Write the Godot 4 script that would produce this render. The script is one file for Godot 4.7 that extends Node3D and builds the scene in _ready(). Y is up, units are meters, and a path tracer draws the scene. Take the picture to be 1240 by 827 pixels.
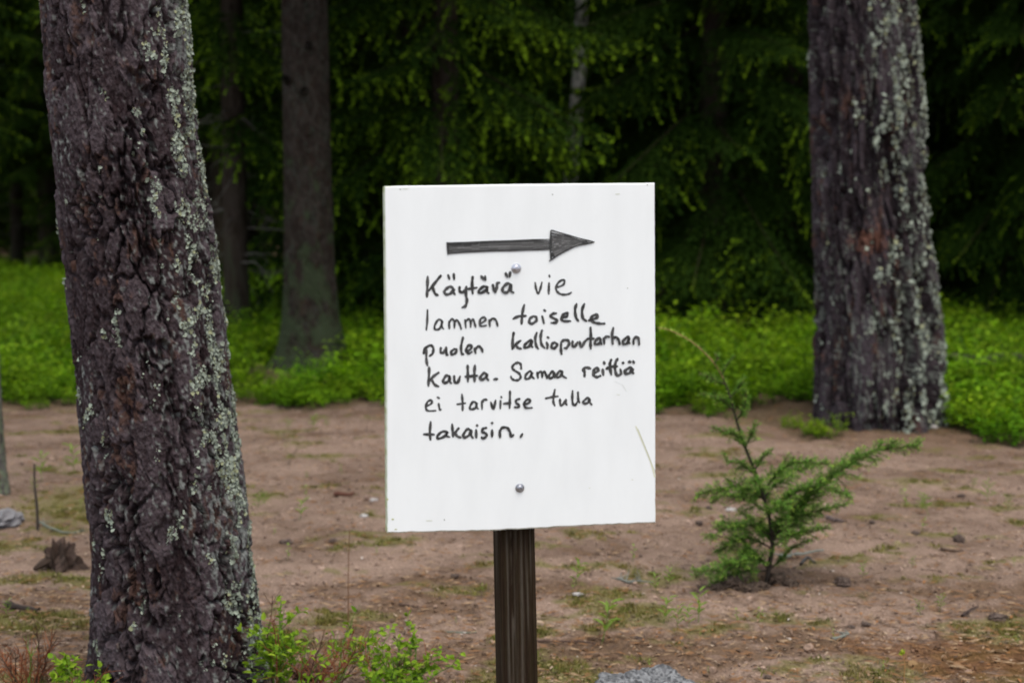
extends Node3D

# Photograph pixels (1240 x 827) give directions; distances come from the ground each thing stands on.
const F := 1722.9
const CX := 620.0
const CY := 413.5
const EYE := Vector3(0, 1.2, 0)
const PITCH := -0.0876

var rng := RandomNumberGenerator.new()
var n_big := FastNoiseLite.new()
var n_mid := FastNoiseLite.new()
var n_fine := FastNoiseLite.new()
var M := {}
var taken := {}


# ---------------------------------------------------------------- small helpers
class Geo:
	var v := PackedVector3Array()
	var n := PackedVector3Array()
	var c := PackedColorArray()
	var uv := PackedVector2Array()
	var idx := PackedInt32Array()

	func tri(a: Vector3, b: Vector3, d: Vector3, col: Color) -> void:   # anticlockwise from outside
		v.append(a); v.append(d); v.append(b)
		c.append(col); c.append(col); c.append(col)

	func quad(a: Vector3, b: Vector3, d: Vector3, e: Vector3, col: Color) -> void:
		tri(a, b, d, col)
		tri(a, d, e, col)

	func tri3(a: Vector3, b: Vector3, d: Vector3, ca: Color, cb: Color, cd: Color) -> void:
		v.append(a); v.append(d); v.append(b)
		c.append(ca); c.append(cd); c.append(cb)

	func tube(pts: Array, radii: Array, sides: int, col: Color, col_end = null) -> void:
		var rings := []
		for i in pts.size():
			var d: Vector3 = pts[mini(i + 1, pts.size() - 1)] - pts[maxi(i - 1, 0)]
			d = d.normalized() if d.length() > 1e-7 else Vector3.UP
			var s := d.cross(Vector3(0.31, 0.2, 0.93)).normalized()
			var t := d.cross(s)
			var ring := []
			for k in sides:
				var a := TAU * k / sides
				ring.append(pts[i] + (s * cos(a) + t * sin(a)) * radii[i])
			rings.append(ring)
		for i in pts.size() - 1:
			var cc: Color = col if col_end == null else col.lerp(col_end, float(i) / pts.size())
			for k in sides:
				var m := (k + 1) % sides
				quad(rings[i][k], rings[i][m], rings[i + 1][m], rings[i + 1][k], cc)

	func add(g: Geo, xf: Transform3D) -> void:
		v.append_array(xf * g.v)
		c.append_array(g.c)


func mesh_of(g: Geo, m: Material) -> ArrayMesh:
	var a := []
	a.resize(Mesh.ARRAY_MAX)
	a[Mesh.ARRAY_VERTEX] = g.v
	a[Mesh.ARRAY_COLOR] = g.c
	if g.n.size():
		a[Mesh.ARRAY_NORMAL] = g.n
	if g.uv.size():
		a[Mesh.ARRAY_TEX_UV] = g.uv
	if g.idx.size():
		a[Mesh.ARRAY_INDEX] = g.idx
	var am := ArrayMesh.new()
	am.add_surface_from_arrays(Mesh.PRIMITIVE_TRIANGLES, a)
	am.surface_set_material(0, m)
	return am


func smooth_mesh(g: Geo, m: Material) -> ArrayMesh:
	var st := SurfaceTool.new()
	st.begin(Mesh.PRIMITIVE_TRIANGLES)
	st.set_smooth_group(0)
	for i in g.v.size():
		st.set_color(g.c[i])
		st.add_vertex(g.v[i])
	st.generate_normals()
	st.set_material(m)
	return st.commit()


func rnd(a: float, b: float) -> float:
	return rng.randf_range(a, b)


func rdir() -> Vector3:
	return Vector3(rng.randfn(), rng.randfn(), rng.randfn()).normalized()


func numbered(called: String) -> String:
	if not taken.has(called):
		taken[called] = 0
		return called
	taken[called] += 1
	return "%s_%03d" % [called, taken[called]]


func thing(called: String, label: String, category: String, where: Vector3, group := "", turn := 0.0) -> Node3D:
	var o := Node3D.new()
	o.name = numbered(called)
	add_child(o)
	o.position = where
	o.rotation.y = turn
	tag(o, label, category, group)
	return o


func tag(o: Node, label: String, category: String, group := "", kind := "") -> void:
	if label: o.set_meta("label", label)
	if category: o.set_meta("category", category)
	if group: o.set_meta("group", group)
	if kind: o.set_meta("kind", kind)


func part(called: String, m: Mesh, parent: Node3D, where := Vector3.ZERO) -> MeshInstance3D:
	var o := MeshInstance3D.new()
	o.name = numbered(called) if parent == self else called
	o.mesh = m
	o.position = where
	parent.add_child(o, true)
	return o


func copy(o: Node3D, called: String) -> Node3D:
	var d: Node3D = o.duplicate()
	d.name = numbered(called)
	add_child(d)
	return d


func scatter(called: String, m: Mesh, xfs: Array, cols: Array, parent: Node3D) -> MultiMeshInstance3D:
	var mm := MultiMesh.new()
	mm.transform_format = MultiMesh.TRANSFORM_3D
	mm.use_colors = true
	mm.mesh = m
	mm.instance_count = xfs.size()
	for i in xfs.size():
		mm.set_instance_transform(i, xfs[i])
		mm.set_instance_color(i, cols[i])
	var o := MultiMeshInstance3D.new()
	o.name = called
	o.multimesh = mm
	parent.add_child(o, true)
	return o


func ray(px: float, py: float) -> Vector3:
	var d := Vector3((px - CX) / F, -(py - CY) / F, -1.0)
	return Basis(Vector3.RIGHT, PITCH) * d


func at(px: float, py: float, dist: float) -> Vector3:
	var r := ray(px, py)
	return EYE + r * (dist / -r.z)


func gnd(px: float, py: float) -> Vector3:
	var r := ray(px, py)
	var p := EYE + r * (EYE.y / -r.y)
	p.y = height(p.x, p.z)
	return p


func sstep(a: float, b: float, x: float) -> float:
	return smoothstep(a, b, x)


func catmull(pts: Array, per: int) -> Array:
	var out := []
	for i in pts.size() - 1:
		var p0 = pts[maxi(i - 1, 0)]
		var p1 = pts[i]
		var p2 = pts[i + 1]
		var p3 = pts[mini(i + 2, pts.size() - 1)]
		for k in per:
			var t := float(k) / per
			out.append(0.5 * ((2.0 * p1) + (p2 - p0) * t + (2.0 * p0 - 5.0 * p1 + 4.0 * p2 - p3) * t * t + (3.0 * p1 - p0 - 3.0 * p2 + p3) * t * t * t))
	out.append(pts[-1])
	return out


func lin(r: float, g: float, b: float) -> Color:
	return Color(r, g, b)


func height(x: float, z: float) -> float:
	var h := n_big.get_noise_2d(x * 0.5, z * 0.5) * 0.07
	var hero := Vector2(x + 0.83, z + 3.6).length()
	var far := Vector2(x - 2.1, z + 8.05).length()
	h += 0.05 * exp(-far * far * 0.9) + 0.03 * exp(-hero * hero * 3.0)
	h *= 1.0 - exp(-(x * x + (z + 2.15) * (z + 2.15)) * 0.5) * 0.5
	return h


func carpet_edge(x: float) -> float:      # where the bilberry carpet begins (z)
	var base := -9.0
	if x > 0.4:
		base = lerpf(-8.75, -7.6, sstep(0.5, 1.7, x))
	if x > 2.2:
		base = lerpf(-7.6, -7.35, sstep(2.2, 3.0, x))
	return base + n_mid.get_noise_2d(x * 1.3, 7.0) * 0.4 + n_mid.get_noise_2d(x * 5.0, 17.0) * 0.22


# ---------------------------------------------------------------- materials
func noise_tex(seed_: int, freq: float, size := 512, type := FastNoiseLite.TYPE_SIMPLEX_SMOOTH, lo := 0.0, octaves := 5) -> NoiseTexture2D:
	var f := FastNoiseLite.new()
	f.seed = seed_
	f.noise_type = type
	f.frequency = freq
	f.fractal_octaves = octaves
	var t := NoiseTexture2D.new()
	t.width = size
	t.height = size
	t.seamless = true
	t.noise = f
	if lo > 0.0:
		var g := Gradient.new()
		g.set_color(0, Color(lo, lo, lo))
		g.set_color(1, Color.WHITE)
		t.color_ramp = g
	return t


func mat(called: String, tint: float, rough := 0.9, spec := 0.3) -> StandardMaterial3D:
	var m := StandardMaterial3D.new()
	m.resource_name = called
	m.albedo_color = Color(tint, tint, tint).linear_to_srgb()
	m.vertex_color_use_as_albedo = true
	m.roughness = rough
	m.metallic_specular = spec
	M[called] = m
	return m


func make_materials() -> void:
	var grain := noise_tex(5, 0.02, 512)
	var m := mat("bark", 0.5, 0.95, 0.12)
	m.heightmap_enabled = true
	m.heightmap_texture = grain
	m.heightmap_scale = 0.8
	m.uv1_triplanar = true
	m.uv1_scale = Vector3(8, 5, 8)
	m = mat("far_bark", 0.5, 0.95, 0.1)
	m.heightmap_enabled = true
	m.heightmap_texture = grain
	m.heightmap_scale = 2.0
	m.uv1_triplanar = true
	m.uv1_scale = Vector3(2.0, 0.8, 2.0)
	m = mat("soil", 1.0, 0.97, 0.1)
	m.albedo_texture = noise_tex(11, 0.11, 1024, FastNoiseLite.TYPE_SIMPLEX_SMOOTH, 0.55, 4)
	m.uv1_triplanar = true
	m.uv1_world_triplanar = true
	m.uv1_scale = Vector3(0.8, 0.8, 0.8)
	m.heightmap_enabled = true
	m.heightmap_texture = m.albedo_texture
	m.heightmap_scale = 0.35
	m = mat("needles", 0.5, 0.85, 0.12)
	m.backlight_enabled = true
	m.backlight = Color(0.35, 0.4, 0.2)
	m = mat("leaf", 0.6, 0.65, 0.22)
	m.backlight_enabled = true
	m.backlight = Color(0.85, 0.9, 0.5)
	mat("lichen", 1.0, 0.95, 0.2)
	mat("litter", 0.6, 0.8, 0.3)
	m = mat("stone", 0.6, 0.85, 0.4)
	m.heightmap_enabled = true
	m.heightmap_texture = grain
	m.heightmap_scale = 0.6
	m.uv1_triplanar = true
	m.uv1_scale = Vector3(8, 8, 8)
	m = mat("twig", 0.5, 0.85, 0.3)
	m = mat("board", 1.0, 0.42, 0.45)
	m.albedo_texture = noise_tex(31, 0.012, 512, FastNoiseLite.TYPE_SIMPLEX_SMOOTH, 0.972, 4)
	m.uv1_triplanar = true
	m.uv1_scale = Vector3(3.0, 0.8, 3.0)
	m = mat("ink", 0.5, 0.55, 0.4)
	m = mat("post", 0.5, 0.85, 0.2)
	m.heightmap_enabled = true
	m.heightmap_texture = noise_tex(21, 0.02, 512)
	m.heightmap_scale = 0.22
	m.uv1_triplanar = true
	m.uv1_scale = Vector3(22, 2.4, 22)
	m = mat("steel", 0.9, 0.3, 0.5)
	m.metallic = 1.0


# ---------------------------------------------------------------- camera, sky, light
func make_view() -> void:
	var cam := Camera3D.new()
	cam.name = "camera"
	var at_ := CameraAttributesPhysical.new()
	at_.frustum_focal_length = 50.0
	at_.frustum_focus_distance = 2.65
	at_.frustum_near = 0.05
	at_.frustum_far = 600.0
	at_.exposure_aperture = 4.3
	cam.attributes = at_
	cam.fov = rad_to_deg(2.0 * atan(CY / F))
	cam.near = 0.05
	cam.far = 600.0
	add_child(cam)
	cam.position = EYE
	cam.rotation.x = PITCH
	cam.current = true

	var env := Environment.new()
	env.background_mode = Environment.BG_SKY
	var sm := ProceduralSkyMaterial.new()
	sm.sky_top_color = Color(0.93, 0.97, 1.0)
	sm.sky_horizon_color = Color(0.60, 0.64, 0.70)
	sm.sky_curve = 0.5
	sm.ground_bottom_color = Color(0.2, 0.19, 0.17)
	sm.ground_horizon_color = Color(0.3, 0.3, 0.28)
	sm.sun_angle_max = 1.0
	sm.energy_multiplier = 1.15
	var sky := Sky.new()
	sky.sky_material = sm
	env.sky = sky
	env.tonemap_mode = Environment.TONE_MAPPER_LINEAR
	env.tonemap_exposure = 1.97
	env.sdfgi_enabled = true
	env.ssao_enabled = true
	env.ssil_enabled = true
	var we := WorldEnvironment.new()
	we.name = "world"
	we.environment = env
	add_child(we)

	var sun := DirectionalLight3D.new()
	sun.name = "sun"
	sun.light_energy = 0.45
	sun.light_color = Color(1.0, 0.98, 0.95)
	sun.light_angular_distance = 40.0
	sun.shadow_enabled = true
	add_child(sun)
	sun.look_at_from_position(Vector3(1.8, 9.0, 3.6), Vector3.ZERO)


# ---------------------------------------------------------------- ground
func axis_lines(lo: float, a: float, b: float, hi: float, fine: float) -> PackedFloat32Array:
	var out := PackedFloat32Array()
	var left := []
	var s := fine
	var x := a
	while x > lo:
		s *= 1.25
		x -= s
		left.append(x)
	left.reverse()
	for q in left:
		out.append(q)
	x = a
	while x < b:
		out.append(x)
		x += fine
	out.append(b)
	s = fine
	x = b
	while x < hi:
		s *= 1.25
		x += s
		out.append(x)
	return out


func soil_color(x: float, z: float) -> Color:
	var sand := lin(0.385, 0.268, 0.21)
	var dark := lin(0.22, 0.148, 0.113)
	var litter := lin(0.20, 0.125, 0.08)
	var moss := lin(0.215, 0.19, 0.075)
	var a := n_mid.get_noise_2d(x * 1.1 + 40.0, z * 1.8)
	var b := n_mid.get_noise_2d(x * 5.0, z * 7.0 + 90.0)
	var f := n_fine.get_noise_2d(x * 16.0, z * 16.0)
	var c := sand.lerp(dark, clampf(0.45 + a * 0.8 + b * 0.35 + f * 0.35, 0.0, 1.0))
	var near := sstep(-4.9, -3.9, z)
	c = c.lerp(litter, sstep(0.05, 0.45, a * 0.5 + b * 0.4 + f * 0.25 + near * 0.42 - 0.12) * 0.8)
	var mo := n_mid.get_noise_2d(x * 1.7 - 70.0, z * 2.6 + 15.0)
	c = c.lerp(moss, sstep(0.2, 0.42, mo * 0.75 + f * 0.22 + b * 0.25 + near * 0.16) * 0.8)
	var green_left := exp(-pow((x + 1.6) / 0.5, 2.0) - pow((z + 5.9) / 0.45, 2.0))
	c = c.lerp(moss, sstep(0.25, 0.6, green_left + f * 0.25) * 0.8)
	var rust := exp(-pow((x - 1.25) / 0.35, 2.0) - pow((z + 3.75) / 0.22, 2.0))
	c = c.lerp(lin(0.19, 0.09, 0.04), sstep(0.3, 0.7, rust + f * 0.3 + b * 0.3) * 0.75)
	var foot := Vector2(x - 2.1, z + 8.05).length()
	c = c.lerp(litter, sstep(1.2, 0.5, foot + f * 0.3) * 0.7)
	if z < carpet_edge(x):
		c = c.lerp(lin(0.15, 0.105, 0.065), 0.8)
	return c


func make_ground() -> void:
	var xs := axis_lines(-90.0, -2.7, 3.1, 90.0, 0.022)
	var zs := axis_lines(-120.0, -9.2, -3.2, 40.0, 0.022)
	var nx := xs.size()
	var nz := zs.size()
	var g := Geo.new()
	g.v.resize(nx * nz)
	g.c.resize(nx * nz)
	g.n.resize(nx * nz)
	for j in nz:
		for i in nx:
			var x := xs[i]
			var z := zs[j]
			var y := height(x, z)
			if x > -3.2 and x < 3.6 and z > -10.0 and z < -2.8:
				y += n_fine.get_noise_2d(x * 6.0, z * 6.0) * 0.011 + n_fine.get_noise_2d(x * 30.0, z * 30.0 + 50.0) * 0.004
			g.v[j * nx + i] = Vector3(x, y, z)
			g.c[j * nx + i] = soil_color(x, z)
	for j in nz:
		for i in nx:
			var dx := g.v[j * nx + mini(i + 1, nx - 1)] - g.v[j * nx + maxi(i - 1, 0)]
			var dz := g.v[mini(j + 1, nz - 1) * nx + i] - g.v[maxi(j - 1, 0) * nx + i]
			g.n[j * nx + i] = dz.cross(dx).normalized()
	g.idx.resize((nx - 1) * (nz - 1) * 6)
	var k := 0
	for j in nz - 1:
		for i in nx - 1:
			var a := j * nx + i
			for q in [a, a + 1, a + nx + 1, a, a + nx + 1, a + nx]:
				g.idx[k] = q
				k += 1
	var o := part("ground", mesh_of(g, M.soil), self)
	tag(o, "sandy forest soil with moss and needle litter", "", "", "structure")


# ---------------------------------------------------------------- bark trunks
func cell(seed_: int, ret: int, freq := 1.0) -> FastNoiseLite:
	var f := FastNoiseLite.new()
	f.seed = seed_
	f.noise_type = FastNoiseLite.TYPE_CELLULAR
	f.cellular_return_type = ret
	f.cellular_jitter = 0.95
	f.frequency = freq
	f.fractal_type = FastNoiseLite.FRACTAL_NONE
	return f


# rows: [y, cx, cz, r] rising; returns mesh, points, normals
func bark_trunk(rows: Array, nu: int, fine_to: float, step: float, top: float, o: Dictionary) -> Dictionary:
	var e1 := cell(o.seed, FastNoiseLite.RETURN_DISTANCE2_SUB)
	var v1 := cell(o.seed, FastNoiseLite.RETURN_CELL_VALUE)
	var e2 := cell(o.seed + 1, FastNoiseLite.RETURN_DISTANCE2_SUB)
	var v3 := cell(o.seed + 2, FastNoiseLite.RETURN_CELL_VALUE)
	var ys := []
	var y: float = rows[0][0]
	while y < fine_to:
		ys.append(y)
		y += step
	var s := step
	while y < top:
		ys.append(y)
		s = minf(s * 1.3, 0.6)
		y += s
	ys.append(top)
	var nv := ys.size()
	var g := Geo.new()
	g.v.resize(nu * nv)
	g.n.resize(nu * nv)
	g.c.resize(nu * nv)
	var pw: float = 1.0 / o.plate
	var k: float = o.stretch
	var R: float = o.radius
	for j in nv:
		y = ys[j]
		var q := 0
		while q < rows.size() - 2 and rows[q + 1][0] < y:
			q += 1
		var t: float = (y - rows[q][0]) / (rows[q + 1][0] - rows[q][0])
		var cx := lerpf(rows[q][1], rows[q + 1][1], t)
		var cz := lerpf(rows[q][2], rows[q + 1][2], t)
		var r := lerpf(rows[q][3], rows[q + 1][3], t)
		var flare: float = o.flare * exp(-maxf(y, 0.0) / 0.12)
		for i in nu:
			var a := TAU * i / nu
			var ca := cos(a)
			var sa := sin(a)
			var p := Vector3(ca * R, y * k, sa * R)
			var w := Vector3(n_mid.get_noise_3dv(p * 9.0), n_mid.get_noise_3dv(p * 9.0 + Vector3(31, 0, 0)) * 0.7, n_mid.get_noise_3dv(p * 9.0 + Vector3(0, 0, 57))) * 0.03
			var w2 := Vector3(n_fine.get_noise_3dv(p * 40.0), n_fine.get_noise_3dv(p * 40.0 + Vector3(31, 0, 0)), n_fine.get_noise_3dv(p * 40.0 + Vector3(0, 0, 57))) * 0.010
			var p1 := (p + w + w2) * pw
			var edge := e1.get_noise_3dv(p1) + 1.0
			var tone := v1.get_noise_3dv(p1)
			var open := clampf(0.62 + n_mid.get_noise_3dv(p * 5.0 + Vector3(0, 90, 0)) * 1.5, 0.25, 1.15)
			var crack := (1.0 - sstep(0.0, o.crack, edge)) * open
			var fis := n_mid.get_noise_3dv(Vector3(ca * R, y * o.fissure, sa * R) * o.lines + w * 12.0 + w2 * 8.0 + Vector3(o.seed, 0, 0))
			crack = maxf(crack * 0.7, sstep(o.slit, o.slit * 0.25, absf(fis)) * clampf(open + 0.25, 0.0, 1.1))
			var p2 := (p + w * 1.3 + w2) * Vector3(1, 0.8, 1) * pw * 2.6
			var small := 1.0 - sstep(0.0, 0.12, e2.get_noise_3dv(p2) + 1.0)
			var p3 := (Vector3(p.x, y * k * 1.4, p.z) + w + w2 * 1.5) * pw * 3.4
			var flake := v3.get_noise_3dv(p3)
			var flake2 := v3.get_noise_3dv(p3 * 2.3 + Vector3(7, 3, 1))
			var fine := n_fine.get_noise_3dv(Vector3(ca * R, y * 0.8, sa * R) * 75.0)
			var gr := n_mid.get_noise_3dv(p * 6.0 + Vector3(0, 0, 200))
			var d: float = o.depth * (-crack + 0.14 * tone - o.scale_gap * small * (1.0 - crack) + o.scales * (flake + 0.6 * flake2) + 0.03 * fine + 0.10 * gr)
			var butt := 1.0 + 0.5 * sin(a * 4.0 + o.seed) + 0.3 * sin(a * 7.0)
			var rr := r + d + flare * butt
			g.v[j * nu + i] = Vector3(cx + ca * rr, y, cz + sa * rr)
			# colour of the matter: grey-violet weathered scales, orange-brown where scales have flaked off, crusts of grey lichen
			var c: Color = o.base.lerp(o.pale, clampf(0.4 + tone * 0.35 + fine * 0.55 + flake * 0.2, 0.0, 1.0))
			var rust_ := flake * 0.55 + n_mid.get_noise_3dv(p * 11.0 + Vector3(300, 0, 0)) * 0.9 + fine * 0.3
			c = c.lerp(o.rust, sstep(0.5, 0.78, rust_) * 0.6)
			var side: float = ca * cos(o.side) + sa * sin(o.side)
			var crust: float = n_fine.get_noise_3dv(p * 62.0 + Vector3(0, 500, 0)) * 0.75 + fine * 0.5 + gr * 0.35 + sstep(0.15, 0.95, side) * o.crust - 0.06
			c = c.lerp(o.lichen, sstep(0.28, 0.55, crust) * 0.75)
			if o.has("moss"):      # moss cushions climb the foot in uneven patches
				c = c.lerp(o.moss, sstep(0.1, 0.5, n_mid.get_noise_3dv(p * 7.0 + Vector3(11, 0, 5)) + fine * 0.5 + 0.75 - y * 0.7) * 0.8)
			if o.has("scar"):      # a place where the outer bark has fallen off
				var sc: Array = o.scar
				var near := Vector2((y - sc[0]) / sc[2], angle_difference(a, sc[1]) / sc[3]).length()
				c = c.lerp(sc[4], sstep(0.25, 0.5, 0.95 - near * 0.75 + flake * 0.45 + fine * 0.4) * 0.85)
			g.c[j * nu + i] = Color(c.r * 2.0, c.g * 2.0, c.b * 2.0)
	for j in nv:
		for i in nu:
			var du := g.v[j * nu + (i + 1) % nu] - g.v[j * nu + (i + nu - 1) % nu]
			var dv := g.v[mini(j + 1, nv - 1) * nu + i] - g.v[maxi(j - 1, 0) * nu + i]
			g.n[j * nu + i] = dv.cross(du).normalized()
	g.idx.resize(nu * (nv - 1) * 6)
	var m := 0
	for j in nv - 1:
		for i in nu:
			var a0 := j * nu + i
			var b0 := j * nu + (i + 1) % nu
			for q2 in [a0, b0, b0 + nu, a0, b0 + nu, a0 + nu]:
				g.idx[m] = q2
				m += 1
	return {"mesh": mesh_of(g, M.bark), "v": g.v, "n": g.n, "nu": nu, "fine": int((fine_to - rows[0][0]) / step)}


func lichen_on(t: Dictionary, count: int, side: float, size: float, vertical: float, tight: float, from: float) -> ArrayMesh:
	var g := Geo.new()
	var made := 0
	var tries := 0
	while made < count and tries < count * 60:
		tries += 1
		var i := rng.randi() % int(t.nu)
		var j := rng.randi() % int(t.fine)
		var a := TAU * i / float(t.nu)
		var p: Vector3 = t.v[j * t.nu + i]
		var n: Vector3 = t.n[j * t.nu + i]
		var s := cos(a - side)
		var clump := n_mid.get_noise_3dv(p * Vector3(13, 13 * vertical, 13)) + 0.5 * n_fine.get_noise_3dv(p * Vector3(30, 30 * vertical, 30))
		if clump * 1.7 + sstep(from, 0.97, s) * 1.1 - 1.0 < tight * rng.randf():
			continue
		made += 1
		var tone := rnd(0.75, 1.1)
		var col := lin(0.31, 0.345, 0.285) * tone if rng.randf() < 0.85 else lin(0.30, 0.31, 0.19) * tone
		var c := p + n * rnd(-0.0015, 0.003)
		var up := (n + rdir() * 0.55).normalized()
		var u := up.cross(rdir()).normalized()
		var w := up.cross(u)
		var lobes := 5
		var r0 := size * lerpf(0.45, 1.9, pow(rng.randf(), 2.2))
		var ring := []
		for k in lobes:
			var an := TAU * (k + rnd(-0.3, 0.3)) / lobes
			ring.append(c + (u * cos(an) + w * sin(an)) * r0 * rnd(0.6, 1.2) + up * r0 * rnd(-0.1, 0.5))
		for k in lobes:
			var shade := rnd(0.9, 1.1)
			g.tri(c, ring[k], ring[(k + 1) % lobes], Color(col.r * shade, col.g * shade, col.b * shade))
	return mesh_of(g, M.lichen)


# ---------------------------------------------------------------- conifer branches
func needle_line(g: Geo, pts: Array, step: float, size: float, col: Color, tip: Color) -> void:
	for i in pts.size() - 1:
		var a: Vector3 = pts[i]
		var b: Vector3 = pts[i + 1]
		var d := b - a
		var l := d.length()
		if l < 1e-5:
			continue
		d /= l
		var n := maxi(1, int(l / step))
		for k in n:
			var p := a + d * (l * k / n)
			var f := (float(i) + float(k) / n) / (pts.size() - 1)
			var cc := col.lerp(tip, sstep(0.55, 0.95, f)) * rnd(0.75, 1.25)
			for q in 2:
				var s := d.cross(rdir()).normalized()
				g.tri(p, p + d * step * 1.1, p + d * step * 0.9 + s * size * rnd(0.7, 1.2), cc)


func branch_template(length: float, spacing: float, step: float, size: float, lush: float, fresh := 0.3) -> Geo:
	var g := Geo.new()
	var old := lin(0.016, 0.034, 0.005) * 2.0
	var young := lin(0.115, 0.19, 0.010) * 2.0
	var axis := []
	var sag := rnd(0.12, 0.28)
	var bend := rnd(-0.12, 0.12)
	for i in 9:
		var t := i / 8.0
		axis.append(Vector3(length * t, length * (-sag * t * t + 0.16 * t * t * t), bend * length * t * t))
	g.tube(axis, [0.016, 0.014, 0.012, 0.010, 0.008, 0.007, 0.005, 0.004, 0.002].map(func(r): return r * (0.35 + 0.25 * length)), 3, lin(0.03, 0.022, 0.016) * 2.0)
	var t0 := 0.16
	var x := t0 * length
	var sgn := 1.0
	while x < length:
		var t := x / length
		var f := t * 8.0
		var i := mini(int(f), 7)
		var p: Vector3 = axis[i].lerp(axis[i + 1], f - i)
		var tl := length * (0.34 * pow(1.0 - t, 0.7) + 0.05) * rnd(0.6, 1.15) * lush
		tl = minf(tl, 0.75)
		var dir := Vector3(rnd(0.5, 0.9), rnd(-0.25, 0.1), sgn * rnd(0.6, 1.0)).normalized()
		var tw := []
		var drop := rnd(0.2, 1.1)
		for k in 5:
			var u := k / 4.0
			tw.append(p + dir * tl * u + Vector3(0, -drop * tl * u * u, 0))
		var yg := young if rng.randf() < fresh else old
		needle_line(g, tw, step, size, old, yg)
		var subs := int(tl / 0.11)
		for q in subs:
			var u := (q + 0.7) / (subs + 0.7)
			var sp: Vector3 = p + dir * tl * u + Vector3(0, -drop * tl * u * u, 0)
			for side in [-1.0, 1.0]:
				var sd: Vector3 = (dir + dir.cross(Vector3.UP) * side * rnd(0.7, 1.1) + Vector3(0, rnd(-0.7, 0.0), 0)).normalized()
				var sl: float = tl * 0.38 * (1.1 - u) + 0.03
				needle_line(g, [sp, sp + sd * sl * 0.5, sp + sd * sl + Vector3(0, -0.25 * sl, 0)], step, size, old, yg)
		x += spacing * rnd(0.7, 1.3)
		sgn = -sgn
	needle_line(g, axis.slice(3), step, size, old, young)
	return g


var tpl_fine := []      # [length, Geo]
var tpl_coarse := []
var tpl_lit_tips := []  # more bright young tips, standing in for boughs lit from the clearing


func make_templates() -> void:
	for L in [0.7, 0.7, 1.2, 1.2, 1.8, 1.8, 2.5, 2.5]:
		tpl_fine.append([L, branch_template(L, 0.055, 0.030, 0.026, 1.0)])
	for L in [0.7, 1.2, 1.2, 1.8, 1.8, 2.5]:
		tpl_lit_tips.append([L, branch_template(L, 0.055, 0.030, 0.027, 1.05, 0.85)])
	for L in [0.6, 1.0, 1.6, 2.3]:
		tpl_coarse.append([L, branch_template(L, 0.16, 0.07, 0.075, 1.15)])


func pick(list: Array, L: float) -> Array:
	var best := []
	var d := 1e9
	for t in list:
		var q := absf(log(L / t[0])) + rng.randf() * 0.12
		if q < d:
			d = q
			best = t
	return best


func spruce_crown(h0: float, H: float, R: float, fine_to: float, gap: float, fresh := false) -> ArrayMesh:  # fresh picks the boughs with the lit look in their tip colour
	var g := Geo.new()
	var y := h0
	while y < H - 0.3:
		var rel := (H - y) / (H - h0)
		var nb := 5 if y < fine_to else 4
		var a0 := rnd(0.0, TAU)
		for b in nb:
			var L := R * pow(rel, 0.7) * rnd(0.65, 1.1)
			L *= 0.75 + 0.25 * sstep(h0, h0 + 1.5, y)
			if L < 0.25 or rng.randf() < gap:
				continue
			var t: Array = pick((tpl_lit_tips if fresh else tpl_fine) if y < fine_to else tpl_coarse, L)
			var az := a0 + TAU * (b + rnd(-0.25, 0.25)) / nb
			var tilt := lerpf(0.35, -0.3, sstep(0.1, 0.8, rel)) + rnd(-0.25, 0.2)
			var bs := Basis(Vector3.UP, az) * Basis(Vector3.BACK, tilt) * Basis(Vector3.RIGHT, rnd(-0.25, 0.25))
			var sc: float = L / t[0]
			g.add(t[1], Transform3D(bs.scaled_local(Vector3(sc, sc, sc)), Vector3(0, y + rnd(-0.12, 0.12), 0)))
		y += 0.34 if y < fine_to else 0.5
	return mesh_of(g, M.needles)


func dead_branches(h0: float, h1: float, count: int, L: float) -> ArrayMesh:
	var g := Geo.new()
	for i in count:
		var y := rnd(h0, h1)
		var a := rnd(0.0, TAU)
		var d := Vector3(cos(a), rnd(-0.35, 0.1), sin(a))
		var l := L * rnd(0.3, 1.0)
		var p := Vector3(0, y, 0)
		var pts := [p, p + d * l * 0.5 + rdir() * 0.05, p + d * l + Vector3(0, -0.15 * l, 0) + rdir() * 0.08]
		g.tube(pts, [0.011, 0.008, 0.003], 3, lin(0.09, 0.08, 0.07) * 2.0)
		for k in 4:
			var q: Vector3 = pts[0].lerp(pts[2], rnd(0.3, 0.95))
			g.tube([q, q + (d + rdir() * 0.9).normalized() * l * rnd(0.12, 0.35)], [0.005, 0.002], 3, lin(0.09, 0.085, 0.07) * 2.0)
	return mesh_of(g, M.twig)


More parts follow.
